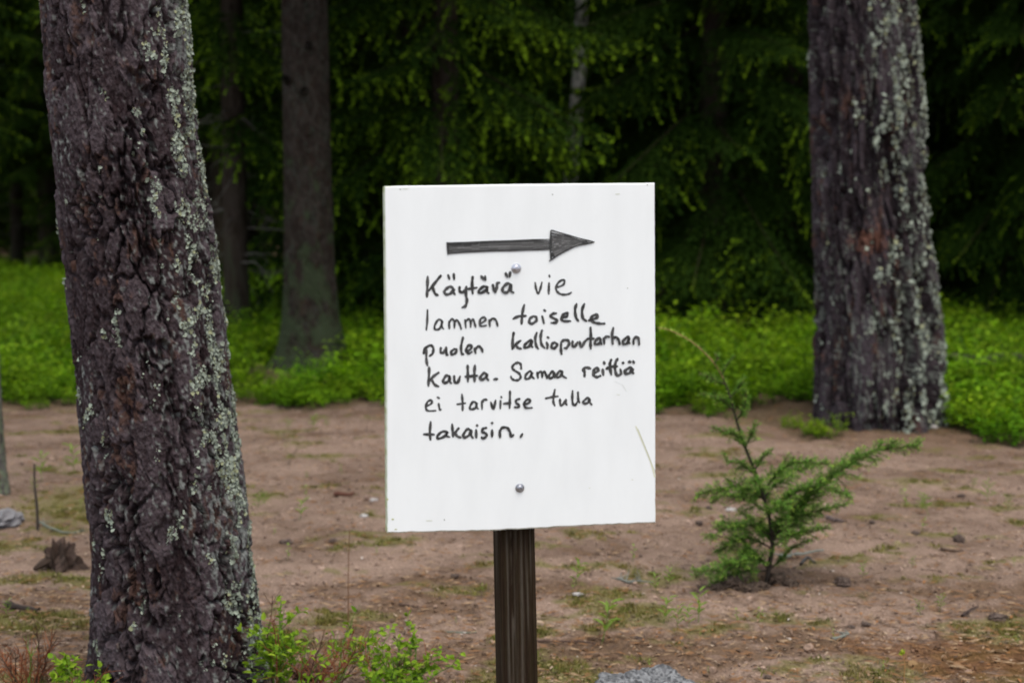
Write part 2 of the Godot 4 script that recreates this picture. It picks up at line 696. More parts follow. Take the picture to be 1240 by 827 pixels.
func plain_trunk(H: float, r0: float, base: Color, pale: Color, moss: Color, seed_: int) -> ArrayMesh:
	var g := Geo.new()
	var nu := 22
	var ys := [-0.15, 0.0, 0.06, 0.12, 0.2, 0.3, 0.42]
	var y := 0.55
	while y < 8.0:
		ys.append(y)
		y += 0.13
	while y < H:
		ys.append(y)
		y += 0.9
	ys.append(H)
	var nv := ys.size()
	for j in nv:
		y = ys[j]
		var r := r0 * (1.0 - 0.93 * pow(clampf(y / H, 0, 1), 1.15)) + r0 * 0.42 * exp(-maxf(y, 0.0) / 0.22)
		for i in nu:
			var a := TAU * i / nu
			var p := Vector3(cos(a), 0, sin(a))
			var e := n_mid.get_noise_3dv(Vector3(p.x * 1.1, y * 1.2, p.z * 1.1) * 2.0 + Vector3(seed_, 0, 0))
			var f := n_fine.get_noise_3dv(Vector3(p.x, y * 1.4, p.z) * 3.0 + Vector3(seed_, 0, 0))
			var flare := 0.25 * r0 * exp(-maxf(y, 0.0) / 0.2) * sin(a * 5.0 + seed_)
			g.v.append(p * (r + r0 * (0.07 * e + 0.09 * f) + flare) + Vector3(0, y, 0))
			g.n.append(p)
			var c := base.lerp(pale, clampf(0.45 + e * 0.7 + f * 0.7, 0, 1))
			c = c.lerp(moss, clampf((0.75 - y) * 1.1 + e * 0.9 + f * 0.6, 0, 1) * 0.8 if y < 1.7 else 0.0)
			g.c.append(Color(c.r * 2, c.g * 2, c.b * 2))
	for j in nv:
		for i in nu:
			var du := g.v[j * nu + (i + 1) % nu] - g.v[j * nu + (i + nu - 1) % nu]
			var dv := g.v[mini(j + 1, nv - 1) * nu + i] - g.v[maxi(j - 1, 0) * nu + i]
			g.n[j * nu + i] = dv.cross(du).normalized()
	for j in nv - 1:
		for i in nu:
			var a0 := j * nu + i
			var b0 := j * nu + (i + 1) % nu
			g.idx.append_array(PackedInt32Array([a0, b0, b0 + nu, a0, b0 + nu, a0 + nu]))
	return mesh_of(g, M.far_bark)


func pine_crown(h0: float, H: float, R: float) -> ArrayMesh:
	var g := Geo.new()
	for i in 15:
		var y := lerpf(h0, H, pow(rng.randf(), 0.8))
		var a := rnd(0.0, TAU)
		var L := R * rnd(0.5, 1.0) * (1.0 - 0.6 * (y - h0) / (H - h0))
		var d := Vector3(cos(a), rnd(0.05, 0.6), sin(a)).normalized()
		var p := Vector3(0, y, 0)
		var pts := [p, p + d * L * 0.5 + Vector3(0, 0.1, 0), p + d * L + Vector3(0, 0.35, 0)]
		g.tube(pts, [0.06, 0.04, 0.015], 4, lin(0.22, 0.11, 0.05) * 2.0)
		for k in 26:
			var q: Vector3 = (pts[1] if rng.randf() < 0.5 else pts[2]).lerp(pts[2], rng.randf()) + rdir() * rnd(0.1, 0.55)
			var col := lin(0.05, 0.085, 0.03) * 2.0 * rnd(0.7, 1.3)
			for n in 16:
				var e := rdir() + Vector3(0, 0.3, 0)
				var s := e.cross(rdir()).normalized()
				g.tri(q - s * 0.012, q + s * 0.012, q + e * rnd(0.10, 0.17), col)
	return mesh_of(g, M.needles)


func birch_trunk(H: float, r0: float) -> ArrayMesh:
	var g := Geo.new()
	var nu := 18
	var y := -0.1
	var ring := 0
	while y < H:
		var r := r0 * (1.0 - 0.85 * y / H)
		for i in nu:
			var a := TAU * i / nu
			var p := Vector3(cos(a), 0, sin(a))
			g.n.append(p)
			var e := n_fine.get_noise_3dv(Vector3(p.x * 1.2, y * 5.0, p.z * 1.2) + Vector3(9, 0, 0))
			var e2 := n_mid.get_noise_3dv(Vector3(p.x * 2.0, y * 2.0, p.z * 2.0) * 3.0)
			g.v.append(p * (r * (1.0 + 0.04 * e)) + Vector3(0.16 * sin(y * 0.55) * sstep(0.5, 4.0, y), y, 0))
			var c := lin(0.6, 0.58, 0.54).lerp(lin(0.05, 0.045, 0.04), sstep(0.1, 0.35, e + e2 * 0.6))
			g.c.append(c)
		ring += 1
		y += 0.05 if y < 6.0 else 0.6
	for j in ring - 1:
		for i in nu:
			var a0 := j * nu + i
			var b0 := j * nu + (i + 1) % nu
			g.idx.append_array(PackedInt32Array([a0, b0, b0 + nu, a0, b0 + nu, a0 + nu]))
	return mesh_of(g, M.lichen)


func leaf_crown(h0: float, H: float, R: float, count: int) -> ArrayMesh:
	var g := Geo.new()
	for i in 20:
		var y := lerpf(h0, H * 0.95, rng.randf())
		var a := rnd(0.0, TAU)
		var d := Vector3(cos(a), 0.7, sin(a)).normalized()
		var L := R * rnd(0.6, 1.2)
		g.tube([Vector3(0, y, 0), Vector3(0, y, 0) + d * L], [0.03, 0.008], 3, lin(0.1, 0.08, 0.07) * 2.0)
		for k in count / 20:
			var q := Vector3(0, y, 0) + d * L * rnd(0.3, 1.1) + rdir() * rnd(0.1, 0.6)
			var n := rdir()
			var u := n.cross(rdir()).normalized() * 0.05
			var w := n.cross(u).normalized() * 0.035
			g.quad(q - u, q - w, q + u, q + w, lin(0.08, 0.17, 0.02) * 2.0 * rnd(0.7, 1.2))
	return mesh_of(g, M.needles)


# ---------------------------------------------------------------- forest
var crowns_low := []
var crowns_high := []
var deads := []
var trunks := []


func spruce(where: Vector3, r: float, low: bool, label: String, group: String, var_ := -1, turn := -1.0, size := 1.0) -> Node3D:
	var o := thing("spruce_tree", label, "tree", where, group, rnd(0, TAU) if turn < 0.0 else turn)
	var list: Array = crowns_low if low else crowns_high
	var k := (rng.randi() if var_ < 0 else var_) % list.size()
	var t := part("trunk", trunks[rng.randi() % trunks.size()], o)
	t.scale = Vector3(r / 0.2, 1.0, r / 0.2)
	part("crown", list[k], o)
	if not low:
		part("dead_branches", deads[k % deads.size()], o).set_meta("kind", "stuff")
	o.scale = Vector3(size, size, size)
	return o


func make_forest() -> void:
	make_templates()
	for i in 3:
		trunks.append(plain_trunk(18.0, 0.2, lin(0.034, 0.024, 0.019), lin(0.068, 0.054, 0.045), lin(0.04, 0.055, 0.025), 7 + i * 13))
	crowns_low.append(spruce_crown(0.25, 14.0, 2.3, 6.0, 0.05))
	crowns_low.append(spruce_crown(0.5, 15.0, 2.6, 6.0, 0.05))
	crowns_low.append(spruce_crown(0.15, 12.0, 2.0, 5.0, 0.05))
	crowns_high.append(spruce_crown(2.5, 17.0, 2.5, 7.0, 0.08))
	crowns_high.append(spruce_crown(3.4, 17.5, 2.7, 7.5, 0.08))
	deads.append(dead_branches(0.7, 3.0, 26, 1.1))
	deads.append(dead_branches(0.9, 3.8, 34, 1.3))

	# the big spruce among the bilberries, left of the sign
	var p := gnd(374, 452)
	p.z -= 0.2
	var o := thing("spruce_tree", "thick grey spruce trunk with mossy flared foot among the bilberries", "tree", p)
	var bt := bark_trunk([[-0.1, 0.0, 0.0, 0.235], [0.0, 0.0, 0.0, 0.27], [0.2, 0.0, 0.0, 0.248], [0.4, -0.01, 0, 0.222], [0.75, -0.015, 0, 0.2], [1.4, -0.02, 0, 0.186], [3.5, -0.035, 0, 0.172], [19.0, -0.1, 0, 0.02]], 150, 4.0, 0.018, 19.0, {"seed": 60, "plate": 0.035, "stretch": 0.6, "radius": 0.2, "depth": 0.013, "scales": 0.045, "scale_gap": 0.07, "crack": 0.2, "lines": 8.0, "fissure": 0.3, "slit": 0.08, "flare": 0.075, "side": 1.0, "crust": 0.12,
		"moss": lin(0.042, 0.056, 0.030), "base": lin(0.020, 0.015, 0.012), "pale": lin(0.052, 0.042, 0.037), "rust": lin(0.04, 0.022, 0.015), "lichen": lin(0.05, 0.062, 0.05)})
	part("trunk", bt.mesh, o)
	part("crown", crowns_high[1], o).position.y = 0.8
	part("dead_branches", dead_branches(3.2, 4.4, 7, 0.9), o).set_meta("kind", "stuff")
	for s in [[374, 57], [346, 97], [369, 112]]:
		var q := at(s[0], s[1], -p.z - 0.16) - p
		var stubs := Geo.new()
		stubs.tube([q + Vector3(0, 0, -0.05), q + Vector3(0, 0.01, 0.05)], [0.035, 0.028], 6, lin(0.02, 0.016, 0.014) * 2.0)
		part("branch_stub", mesh_of(stubs, M.twig), o)


	# trees that can be told apart, from left to right: pixel, foot, radius, low branches
	var g1 := "spruces at the forest edge"
	o = spruce(at(285, 300, 13.5) * Vector3(1, 0, 1), 0.12, false, "spruce whose fresh lower twigs, coloured as if lit, hang beside the thick mossy trunk", "", 0, 1.0)
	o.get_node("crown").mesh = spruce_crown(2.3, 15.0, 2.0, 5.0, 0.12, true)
	spruce(at(500, 300, 15.0) * Vector3(1, 0, 1), 0.16, true, "leafy spruce with low boughs, its twigs lit yellow green behind the sign", "", 1, 0.4, 1.1)
	spruce(at(600, 300, 19.0) * Vector3(1, 0, 1), 0.16, true, "spruce with long drooping boughs in front of the birch", "", 0, 2.4, 1.1)
	spruce(at(772, 300, 18.6) * Vector3(1, 0, 1), 0.15, true, "dark spruce to the right of the birch trunk", "", 2, 4.0, 1.2)
	spruce(at(862, 300, 14.6) * Vector3(1, 0, 1), 0.16, true, "bushy black green spruce thicket behind the sapling", "", 1, 1.7)
	spruce(at(955, 300, 17.0) * Vector3(1, 0, 1), 0.15, true, "spruce with boughs to the ground beside the lichened pine", "", 2, 5.1)
	spruce(at(1165, 300, 17.5) * Vector3(1, 0, 1), 0.14, true, "spruce on the far side of the lichened pine, with hanging boughs", "", 0, 3.0)
	spruce(at(1245, 300, 15.5) * Vector3(1, 0, 1), 0.13, true, "spruce whose boughs overhang the bilberries well beyond the lichened pine", "", 1, 2.2)
	# spruce with fresh tips coloured as if lit, over the sign and birch
	p = at(540, 300, 12.6) * Vector3(1, 0, 1)
	o = thing("spruce_tree", "spruce with fresh yellow green boughs, coloured as if lit, hanging across the birch trunk", "tree", p, "", 0.3)
	part("trunk", trunks[0], o).scale = Vector3(0.62, 1.0, 0.62)
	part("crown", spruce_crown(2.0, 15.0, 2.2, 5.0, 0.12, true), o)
	# the birch
	p = at(688, 300, 15.6) * Vector3(1, 0, 1)
	o = thing("birch_tree", "slim white birch trunk between the dark spruces", "tree", p)
	part("trunk", birch_trunk(15.0, 0.092), o)
	part("crown", leaf_crown(7.0, 15.0, 1.6, 1600), o)
	# bare trunks that show between the branches on the left and right
	var bare := "bare forest trunks"
	for b in [[251, 346, 0.2, "brown trunk showing between the leaning pine and the thick mossy spruce"], [412, 331, 0.2, "paler trunk half hidden right behind the thick mossy spruce"], [60, 336, 0.2], [22, 332, 0.14], [290, 330, 0.13], [440, 335, 0.12], [1141, 375, 0.16], [1216, 386, 0.09, "thin dark trunk among the boughs beyond the lichened pine"], [842, 392, 0.10, "thin trunk in the dark hollow behind the sapling"], [610, 336, 0.14], [312, 322, 0.12], [118, 326, 0.16], [194, 328, 0.15]]:
		p = gnd(b[0], b[1])
		spruce(p, b[2], false, b[3] if b.size() > 3 else "bare straight spruce trunk rising from the forest floor", "" if b.size() > 3 else bare)
	# the rest of the wood, one by one
	var spots := []
	var tries := 0
	while spots.size() < 120 and tries < 9000:
		tries += 1
		var z := -lerpf(17.0, 62.0, pow(rng.randf(), 0.8))
		var w := 6.0 - z * 0.52
		var x := rnd(-w, w)
		if absf(x) < -z * 0.36 and x < -0.02 * -z and z > -24.0:
			continue
		var q := Vector3(x, 0, z)
		var ok := true
		for s in spots:
			if s.distance_to(q) < 2.6:
				ok = false
				break
		if ok:
			spots.append(q)
	for s in spots:
		var low: bool = rng.randf() < (0.25 if s.x < 0.0 and s.z > -34.0 else 0.7)
		spruce(s, rnd(0.11, 0.2), low, "dark spruce with boughs near the ground, deep in the wood" if low else "tall dark spruce with a bare lower trunk, deep in the wood", "spruces deep in the wood")
	# unseen trees added at the sides of the clearing to block side light
	for s in [Vector3(-9, 0, -15), Vector3(-10.5, 0, -18.5), Vector3(6.5, 0, -13), Vector3(8.5, 0, -10.5), Vector3(8, 0, -16.5), Vector3(-11, 0, -11)]:
		spruce(s, 0.18, false, "tall spruce added beside the clearing to block side light", "added spruces beside the clearing")
	# far wood that reads as one mass
	var xfs := []
	var cols := []
	for i in 260:
		var a := rnd(-1.0, 1.0)
		var d := rnd(60.0, 90.0)
		xfs.append(Transform3D(Basis(Vector3.UP, rnd(0, TAU)).scaled(Vector3.ONE * rnd(1.0, 1.4)), Vector3(sin(a) * d, 0, -cos(a) * d)))
		cols.append(Color.WHITE)
	var far := scatter("distant_wood", crowns_low[1], xfs, cols, self)
	tag(far, "far spruces that close the view as one dark mass", "trees", "", "stuff")


# ---------------------------------------------------------------- the two pines and the trunk at the left edge
func axis_rows(px_rows: Array, d: float, base: Vector3) -> Array:
	var out := []
	for r in px_rows:
		var p := at(r[1], r[0], d)
		out.append([p.y - base.y, p.x - base.x, 0.0, r[2] * 0.5 * d / F])
	out.reverse()
	return out


func make_pines() -> void:
	var d := 3.62
	var p0 := at(221, 835, d)
	var base := Vector3(p0.x, height(p0.x, -d), -d)
	var rows := axis_rows([[0, 137, 168], [140, 148, 172], [270, 165, 179], [410, 181, 182], [550, 196, 188], [687, 210, 193], [784, 216, 199], [845, 221, 208]], d, base)
	var r_top: Array = rows[-1]
	rows.push_front([-0.12, rows[0][1] + 0.005, 0.0, rows[0][3] * 1.02])
	rows.append([6.0, r_top[1] - 0.33, 0.05, 0.15])
	rows.append([17.0, r_top[1] - 0.6, 0.1, 0.03])
	var side := -0.05
	var t := bark_trunk(rows, 420, 2.1, 0.0040, 17.0, {"seed": 3, "plate": 0.066, "stretch": 0.42, "radius": 0.19, "depth": 0.030, "scales": 0.045, "scale_gap": 0.07, "crack": 0.10, "lines": 7.5, "fissure": 0.22, "slit": 0.10, "flare": 0.02, "side": side, "crust": 0.3,
		"base": lin(0.028, 0.0195, 0.021), "pale": lin(0.086, 0.067, 0.075), "rust": lin(0.078, 0.038, 0.024), "lichen": lin(0.19, 0.20, 0.19)})
	var o := thing("pine_tree", "leaning pine with scaly purple brown bark and pale lichen down one side, beside the sign", "tree", base)
	part("trunk", t.mesh, o)
	var li := part("lichen", lichen_on(t, 22000, side, 0.0038, 0.5, 0.35, 0.3), o)
	li.set_meta("kind", "stuff")
	li.set_meta("label", "pale grey green lichen tufts")
	part("crown", pine_crown(9.0, 17.0, 2.6), o).position.x = rows[-2][1]

	d = 8.05
	p0 = at(1070, 527, d)
	base = Vector3(p0.x, height(p0.x, -d), -d)
	rows = axis_rows([[-60, 1042, 125], [0, 1045, 127], [280, 1056, 139], [410, 1064, 153], [500, 1067, 160], [524, 1069, 164]], d, base)
	rows.push_front([-0.12, rows[0][1], 0.0, rows[0][3]])
	r_top = rows[-1]
	rows.append([8.0, r_top[1] - 0.15, 0.0, 0.22])
	rows.append([20.0, r_top[1] - 0.2, 0.0, 0.04])
	side = 0.45
	t = bark_trunk(rows, 300, 2.75, 0.0085, 20.0, {"seed": 40, "plate": 0.062, "stretch": 0.17, "radius": 0.32, "depth": 0.062, "scales": 0.045, "scale_gap": 0.07, "crack": 0.2, "lines": 6.5, "fissure": 0.12, "slit": 0.3, "flare": 0.014, "side": side, "crust": 0.18,
		"scar": [1.0, 1.85, 0.075, 0.30, lin(0.13, 0.06, 0.042)], "base": lin(0.021, 0.0155, 0.017), "pale": lin(0.072, 0.058, 0.066), "rust": lin(0.09, 0.042, 0.026), "lichen": lin(0.19, 0.21, 0.18)})
	o = thing("pine_tree", "upright pine with deep furrowed dark bark and lichen strips behind the sapling", "tree", base)
	part("trunk", t.mesh, o)
	li = part("lichen", lichen_on(t, 12500, side, 0.0085, 0.28, 0.35, -0.35), o)
	li.set_meta("kind", "stuff")
	part("crown", pine_crown(10.0, 20.0, 3.0), o).position.x = rows[-2][1]

	d = 6.05
	p0 = at(-22, 606, d)
	base = Vector3(p0.x, height(p0.x, -d), -d)
	rows = [[-0.1, 0.0, 0.0, 0.105], [0.0, 0.0, 0.0, 0.10], [0.6, -0.004, 0.0, 0.09], [2.6, -0.02, 0, 0.085], [12.0, -0.1, 0, 0.02]]
	t = bark_trunk(rows, 120, 2.4, 0.012, 12.0, {"seed": 90, "plate": 0.04, "stretch": 0.4, "radius": 0.12, "depth": 0.010, "scales": 0.045, "scale_gap": 0.07, "crack": 0.25, "lines": 12.0, "fissure": 0.2, "slit": 0.1, "flare": 0.015, "side": 0.3, "crust": 0.3,
		"base": lin(0.07, 0.06, 0.055), "pale": lin(0.16, 0.15, 0.14), "rust": lin(0.12, 0.07, 0.04), "lichen": lin(0.16, 0.20, 0.12)})
	o = thing("pine_tree", "slim trunk with green mossy foot beside the pale grey stone", "tree", base)
	part("trunk", t.mesh, o)
	part("crown", pine_crown(6.0, 12.0, 1.4), o)


# ---------------------------------------------------------------- bilberry carpet
func sprig(stems: int, h: float, leaves: int, size: float) -> Geo:
	var g := Geo.new()
	for s in stems:
		var a := rnd(0, TAU)
		var lean := Vector3(cos(a), 0, sin(a)) * rnd(0.1, 0.6)
		var hh := h * rnd(0.7, 1.15)
		var pts := []
		for k in 4:
			var t := k / 3.0
			pts.append(Vector3(lean.x * t * t * hh + lean.x * 0.06, hh * t, lean.z * t * t * hh + lean.z * 0.06))
		g.tube(pts, [0.002, 0.0018, 0.0014, 0.001], 3, lin(0.07, 0.11, 0.03) / 0.6)
		for l in leaves:
			var t := rnd(0.3, 1.0)
			var f := t * 3.0
			var i := mini(int(f), 2)
			var p: Vector3 = pts[i].lerp(pts[i + 1], f - i) + rdir() * rnd(0.0, 0.045)
			var d := (rdir() * Vector3(1, 0.35, 1) + Vector3(0, rnd(-0.1, 0.35), 0)).normalized()
			var w := d.cross((Vector3.UP + rdir() * 0.6).normalized()).normalized()
			var up := w.cross(d)
			var L := size * rnd(0.7, 1.3)
			var c := lin(0.17, 0.34, 0.012).lerp(lin(0.28, 0.45, 0.018), rng.randf() * sstep(0.4, 1.0, t) * 1.2) / 0.6
			c = c * rnd(0.8, 1.15)
			g.tri(p, p + d * L * 0.5 + w * L * 0.3 + up * L * 0.08, p + d * L, c)
			g.tri(p, p + d * L, p + d * L * 0.5 - w * L * 0.3 + up * L * 0.08, c)
	return g


func make_carpet() -> void:
	var root := Node3D.new()
	root.name = "bilberry_carpet"
	add_child(root)
	tag(root, "bright green carpet of bilberry plants under the trees", "shrubs", "", "stuff")
	var kinds := []
	for k in 4:
		var tile := Geo.new()
		for q in 9:
			var a := rnd(0, TAU)
			var r := 0.24 * sqrt(rng.randf())
			tile.add(sprig(3, rnd(0.15, 0.32), 14, 0.034), Transform3D(Basis(), Vector3(cos(a) * r, 0, sin(a) * r)))
		kinds.append(mesh_of(tile, M.leaf))
	var xfs := [[], [], [], []]
	var cols := [[], [], [], []]
	for i in 11200:
		var z := -lerpf(7.4, 34.0, pow(rng.randf(), 1.25))
		var w := -z * 0.45 + 1.4
		var x := rnd(-w, w)
		var edge := carpet_edge(x) - rng.randfn() * 0.16 - 0.12
		if z > edge:
			continue
		if Vector2(x - 2.1, z + 8.05).length() < 0.5 or (absf(x - 2.12) < 0.42 and z > -8.05) or Vector2(x + 1.55, (z + 10.5) * 0.6).length() < 0.42:
			continue
		if x > 0.5 + 0.5 * sin(z) and z < -13.2 and x < 3.2:
			continue
		var dens := n_mid.get_noise_2d(x * 1.3, z * 0.7) * 0.8 + 0.55 * n_mid.get_noise_2d(x * 3.2, z * 2.2)
		if dens < -0.14 + rnd(-0.1, 0.1):
			continue
		var k := rng.randi() % 4
		var rise := sstep(0.0, 0.9, edge - z)
		var s := rnd(0.4, 1.05) * (0.5 + 0.5 * rise) * (1.0 + 0.8 * dens)
		var far_ := 1.0 + sstep(14.0, 30.0, -z) * 0.7
		var b := Basis(Vector3.UP, rnd(0, TAU)) * Basis(Vector3.RIGHT, rnd(-0.12, 0.12))
		xfs[k].append(Transform3D(b.scaled(Vector3(s * 1.15 * far_, s, s * 1.15 * far_)), Vector3(x, height(x, z) - 0.01, z)))
		var tone := rnd(0.6, 1.05) * (0.9 + 0.3 * n_mid.get_noise_2d(x * 3.0 + 80.0, z * 2.0))
		var yel := 0.5 + 0.5 * n_mid.get_noise_2d(x * 2.0 + 500.0, z * 2.0)
		cols[k].append(Color(tone * lerpf(0.7, 1.25, yel), tone, tone * 0.9))
	for k in 4:
		scatter("bilberry_plants", kinds[k], xfs[k], cols[k], root)


# ---------------------------------------------------------------- litter on the soil
func make_litter() -> void:
	# pine needles
	var g := Geo.new()
	for s in [-1.0, 1.0]:
		var e := Vector3(0.042, 0.002, s * 0.006)
		g.tri(Vector3(0, 0.001, 0), e * 0.5 + Vector3(0, 0.0016, 0.0012), e, Color.WHITE)
		g.tri(Vector3(0, 0.001, 0), e, e * 0.5 + Vector3(0, 0.0004, -0.0008), Color.WHITE)
	var needle := mesh_of(g, M.litter)
	var root := Node3D.new()
	root.name = "forest_litter"
	add_child(root)
	tag(root, "fallen pine needles, dry leaf bits and crumbs on the soil", "litter", "", "stuff")
	var xfs := []
	var cols := []
	for i in 42000:
		var z := -lerpf(3.25, 9.3, pow(rng.randf(), 1.5))
		var w := -z * 0.41 + 0.55
		var x := rnd(-w, w)
		var near := sstep(-4.9, -3.9, z)
		if n_mid.get_noise_2d(x * 3.0, z * 4.0) + near * 0.6 + rnd(-0.3, 0.3) < 0.10:
			continue
		var b := Basis(Vector3.UP, rnd(0, TAU)) * Basis(Vector3.FORWARD, rnd(-0.12, 0.25))
		xfs.append(Transform3D(b.scaled(Vector3.ONE * rnd(0.6, 1.2)), Vector3(x, height(x, z) + rnd(0.002, 0.009), z)))
		var q := rng.randf()
		var c := lin(0.20, 0.10, 0.045) if q < 0.55 else (lin(0.30, 0.20, 0.12) if q < 0.8 else lin(0.08, 0.05, 0.035))
		cols.append(c / 0.6)
	scatter("pine_needles", needle, xfs, cols, root)
	# dry leaf bits and crumbs
	g = Geo.new()
	var ring := []
	for k in 6:
		var a := TAU * k / 6.0
		ring.append(Vector3(cos(a) * rnd(0.5, 1.0), 0.3 * rnd(-0.3, 0.9), sin(a) * rnd(0.3, 0.6)) * 0.0095)
	for k in 6:
		g.tri(Vector3(0, 0.001, 0), ring[k], ring[(k + 1) % 6], Color.WHITE)
	xfs = []
	cols = []
	for i in 13000:
		var z := -lerpf(3.25, 9.2, pow(rng.randf(), 1.35))
		var w := -z * 0.41 + 0.55
		var x := rnd(-w, w)
		var near := sstep(-5.0, -3.9, z)
		if n_mid.get_noise_2d(x * 2.0 + 33.0, z * 3.0) + near * 0.55 + rnd(-0.35, 0.35) < 0.16:
			continue
		var b := Basis(Vector3.UP, rnd(0, TAU)) * Basis(Vector3.FORWARD, rnd(-0.4, 0.4))
		xfs.append(Transform3D(b.scaled(Vector3.ONE * rnd(0.35, 1.1)), Vector3(x, height(x, z) + rnd(0.003, 0.010), z)))
		var q := rng.randf()
		var c := lin(0.27, 0.17, 0.10)
		if q < 0.25: c = lin(0.34, 0.25, 0.18)
		elif q < 0.4: c = lin(0.25, 0.11, 0.04)
		elif q < 0.65: c = lin(0.09, 0.06, 0.045)
		elif q < 0.68: c = lin(0.42, 0.36, 0.32)
		cols.append(c / 0.6)
	scatter("leaf_bits", mesh_of(g, M.litter), xfs, cols, root)
	# soil crumbs: small lumps
	g = lump(0.006, 0.5, 1, Color.WHITE, Color.WHITE, 8, 5)
	xfs = []
	cols = []
	for i in 10500:
		var z := -lerpf(3.3, 9.2, pow(rng.randf(), 1.3))
		var w := -z * 0.41 + 0.55
		var x := rnd(-w, w)
		xfs.append(Transform3D(Basis(rdir(), rnd(0, TAU)).scaled(Vector3.ONE * rnd(0.35, 1.3) * (2.0 if rng.randf() < 0.03 else 1.0)), Vector3(x, height(x, z) + 0.003, z)))
		var c := soil_color(x, z) * rnd(0.45, 1.05)
		cols.append(c / 0.6)
	scatter("soil_crumbs", mesh_of(g, M.litter), xfs, cols, root)
	# moss: tiny upright shoots
	var moss := Geo.new()
	for i in 26:
		var p := Vector3(rnd(-0.02, 0.02), 0, rnd(-0.02, 0.02))
		var e := Vector3(rnd(-0.5, 0.5), 1, rnd(-0.5, 0.5)) * rnd(0.006, 0.016)
		var s := rdir() * Vector3(1, 0, 1) * 0.0028
		moss.tri(p - s, p + s, p + e, Color.WHITE * rnd(0.7, 1.0))
	xfs = []
	cols = []
	for i in 35000:
		var z := -lerpf(3.25, 9.2, pow(rng.randf(), 1.4))
		var w := -z * 0.41 + 0.55
		var x := rnd(-w, w)
		var c := soil_color(x, z)
		if c.g < c.r * 0.80 + rnd(-0.02, 0.06) * c.r:
			continue
		xfs.append(Transform3D(Basis(Vector3.UP, rnd(0, TAU)).scaled(Vector3.ONE * rnd(0.6, 1.3)), Vector3(x, height(x, z) - 0.002, z)))
		cols.append(lin(0.17, 0.18, 0.04).lerp(lin(0.22, 0.17, 0.05), rng.randf()) * rnd(0.7, 1.2) / 0.6)
	var o := scatter("moss", mesh_of(moss, M.litter), xfs, cols, self)
	tag(o, "low olive green moss on the soil", "moss", "", "stuff")


# ---------------------------------------------------------------- lumps, sticks
func lump(r: float, flat: float, seed_: int, ca: Color, cb: Color, nu := 22, nv := 12, rough := 0.35) -> Geo:
	var g := Geo.new()
	var grid := []
	for j in nv + 1:
		var row := []
		var th := PI * j / nv
		for i in nu:
			var a := TAU * i / nu
			var p := Vector3(cos(th), sin(th) * cos(a), sin(th) * sin(a))
			var e := n_mid.get_noise_3dv(p * (1.6 if nu > 40 else 12.0) + Vector3(seed_ * 7.3, 0, 0)) * rough * 1.4 + n_fine.get_noise_3dv(p * (6.0 if nu > 40 else 20.0) + Vector3(seed_ * 3.1, 0, 0)) * rough * 0.5
			row.append(p * Vector3(1, flat, 1) * r * (1.0 + e))
		grid.append(row)
	for j in nv:
		for i in nu:
			var k := (i + 1) % nu
			var f := clampf(0.5 + n_fine.get_noise_3dv(grid[j][i] / r * 30.0) * 1.3, 0, 1)
			g.quad(grid[j][i], grid[j][k], grid[j + 1][k], grid[j + 1][i], ca.lerp(cb, f))
	return g


func stone(px: float, py: float, wpx: float, flat: float, called: String, label: String, cat: String, ca: Color, cb: Color, group := "", sink := 0.35, fine := false) -> void:
	var p := gnd(px, py)
	var r := wpx * 0.5 * -p.z / F
	p.z -= r * 0.6
	p.y = height(p.x, p.z)
	var g := lump(r, flat, int(px), ca / 0.6, cb / 0.6, 110 if fine else 22, 70 if fine else 12, 0.22 if fine else 0.35)
	var o := part(called, smooth_mesh(g, M.stone) if fine else mesh_of(g, M.stone), self)
	o.position = p + Vector3(0, r * flat * (1.0 - 2.0 * sink), 0)
	o.rotation.y = px
	tag(o, label, cat, group)


func stick(pix: Array, r: float, called: String, label: String, cat: String, col: Color, lift := 0.0, group := "", twigs := 0) -> void:
	# a stick lying on the soil through these pixels
	var pts := []
	for q in pix:
		pts.append(gnd(q[0], q[1]) + Vector3(0, r + lift + (q[2] if q.size() > 2 else 0.0), 0))
	var base: Vector3 = pts[0]
	var g := Geo.new()
	var local := []
	var rad := []
	var fine := catmull(pts, 4)
	for i in fine.size():
		local.append(fine[i] - base + rdir() * r * 0.3)
		rad.append(r * (1.0 - 0.6 * i / fine.size()) * rnd(0.8, 1.15))
	g.tube(local, rad, 6, col / 0.5)
	for k in twigs:
		var q: Vector3 = local[1 + rng.randi() % (local.size() - 1)]
		var e := rdir() * Vector3(1, 0.5, 1) + Vector3(0, 0.25, 0)
		g.tube([q, q + e * rnd(0.02, 0.05)], [r * 0.4, r * 0.15], 4, col * rnd(0.8, 1.4) / 0.5)
	var o := part(called, mesh_of(g, M.twig), self)
	o.position = base
	tag(o, label, cat, group)


# ---------------------------------------------------------------- sign
var board_n: Vector3
var board_o: Vector3


func on_board(px: float, py: float, lift := 0.0) -> Vector3:
	var r := ray(px, py)
	var t := (board_o - EYE).dot(board_n) / r.dot(board_n)
	return EYE + r * t + board_n * lift


func on_plane(px: float, py: float, off: float) -> Vector3:
	var r := ray(px, py)
	return EYE + r * ((board_o + board_n * off - EYE).dot(board_n) / r.dot(board_n))


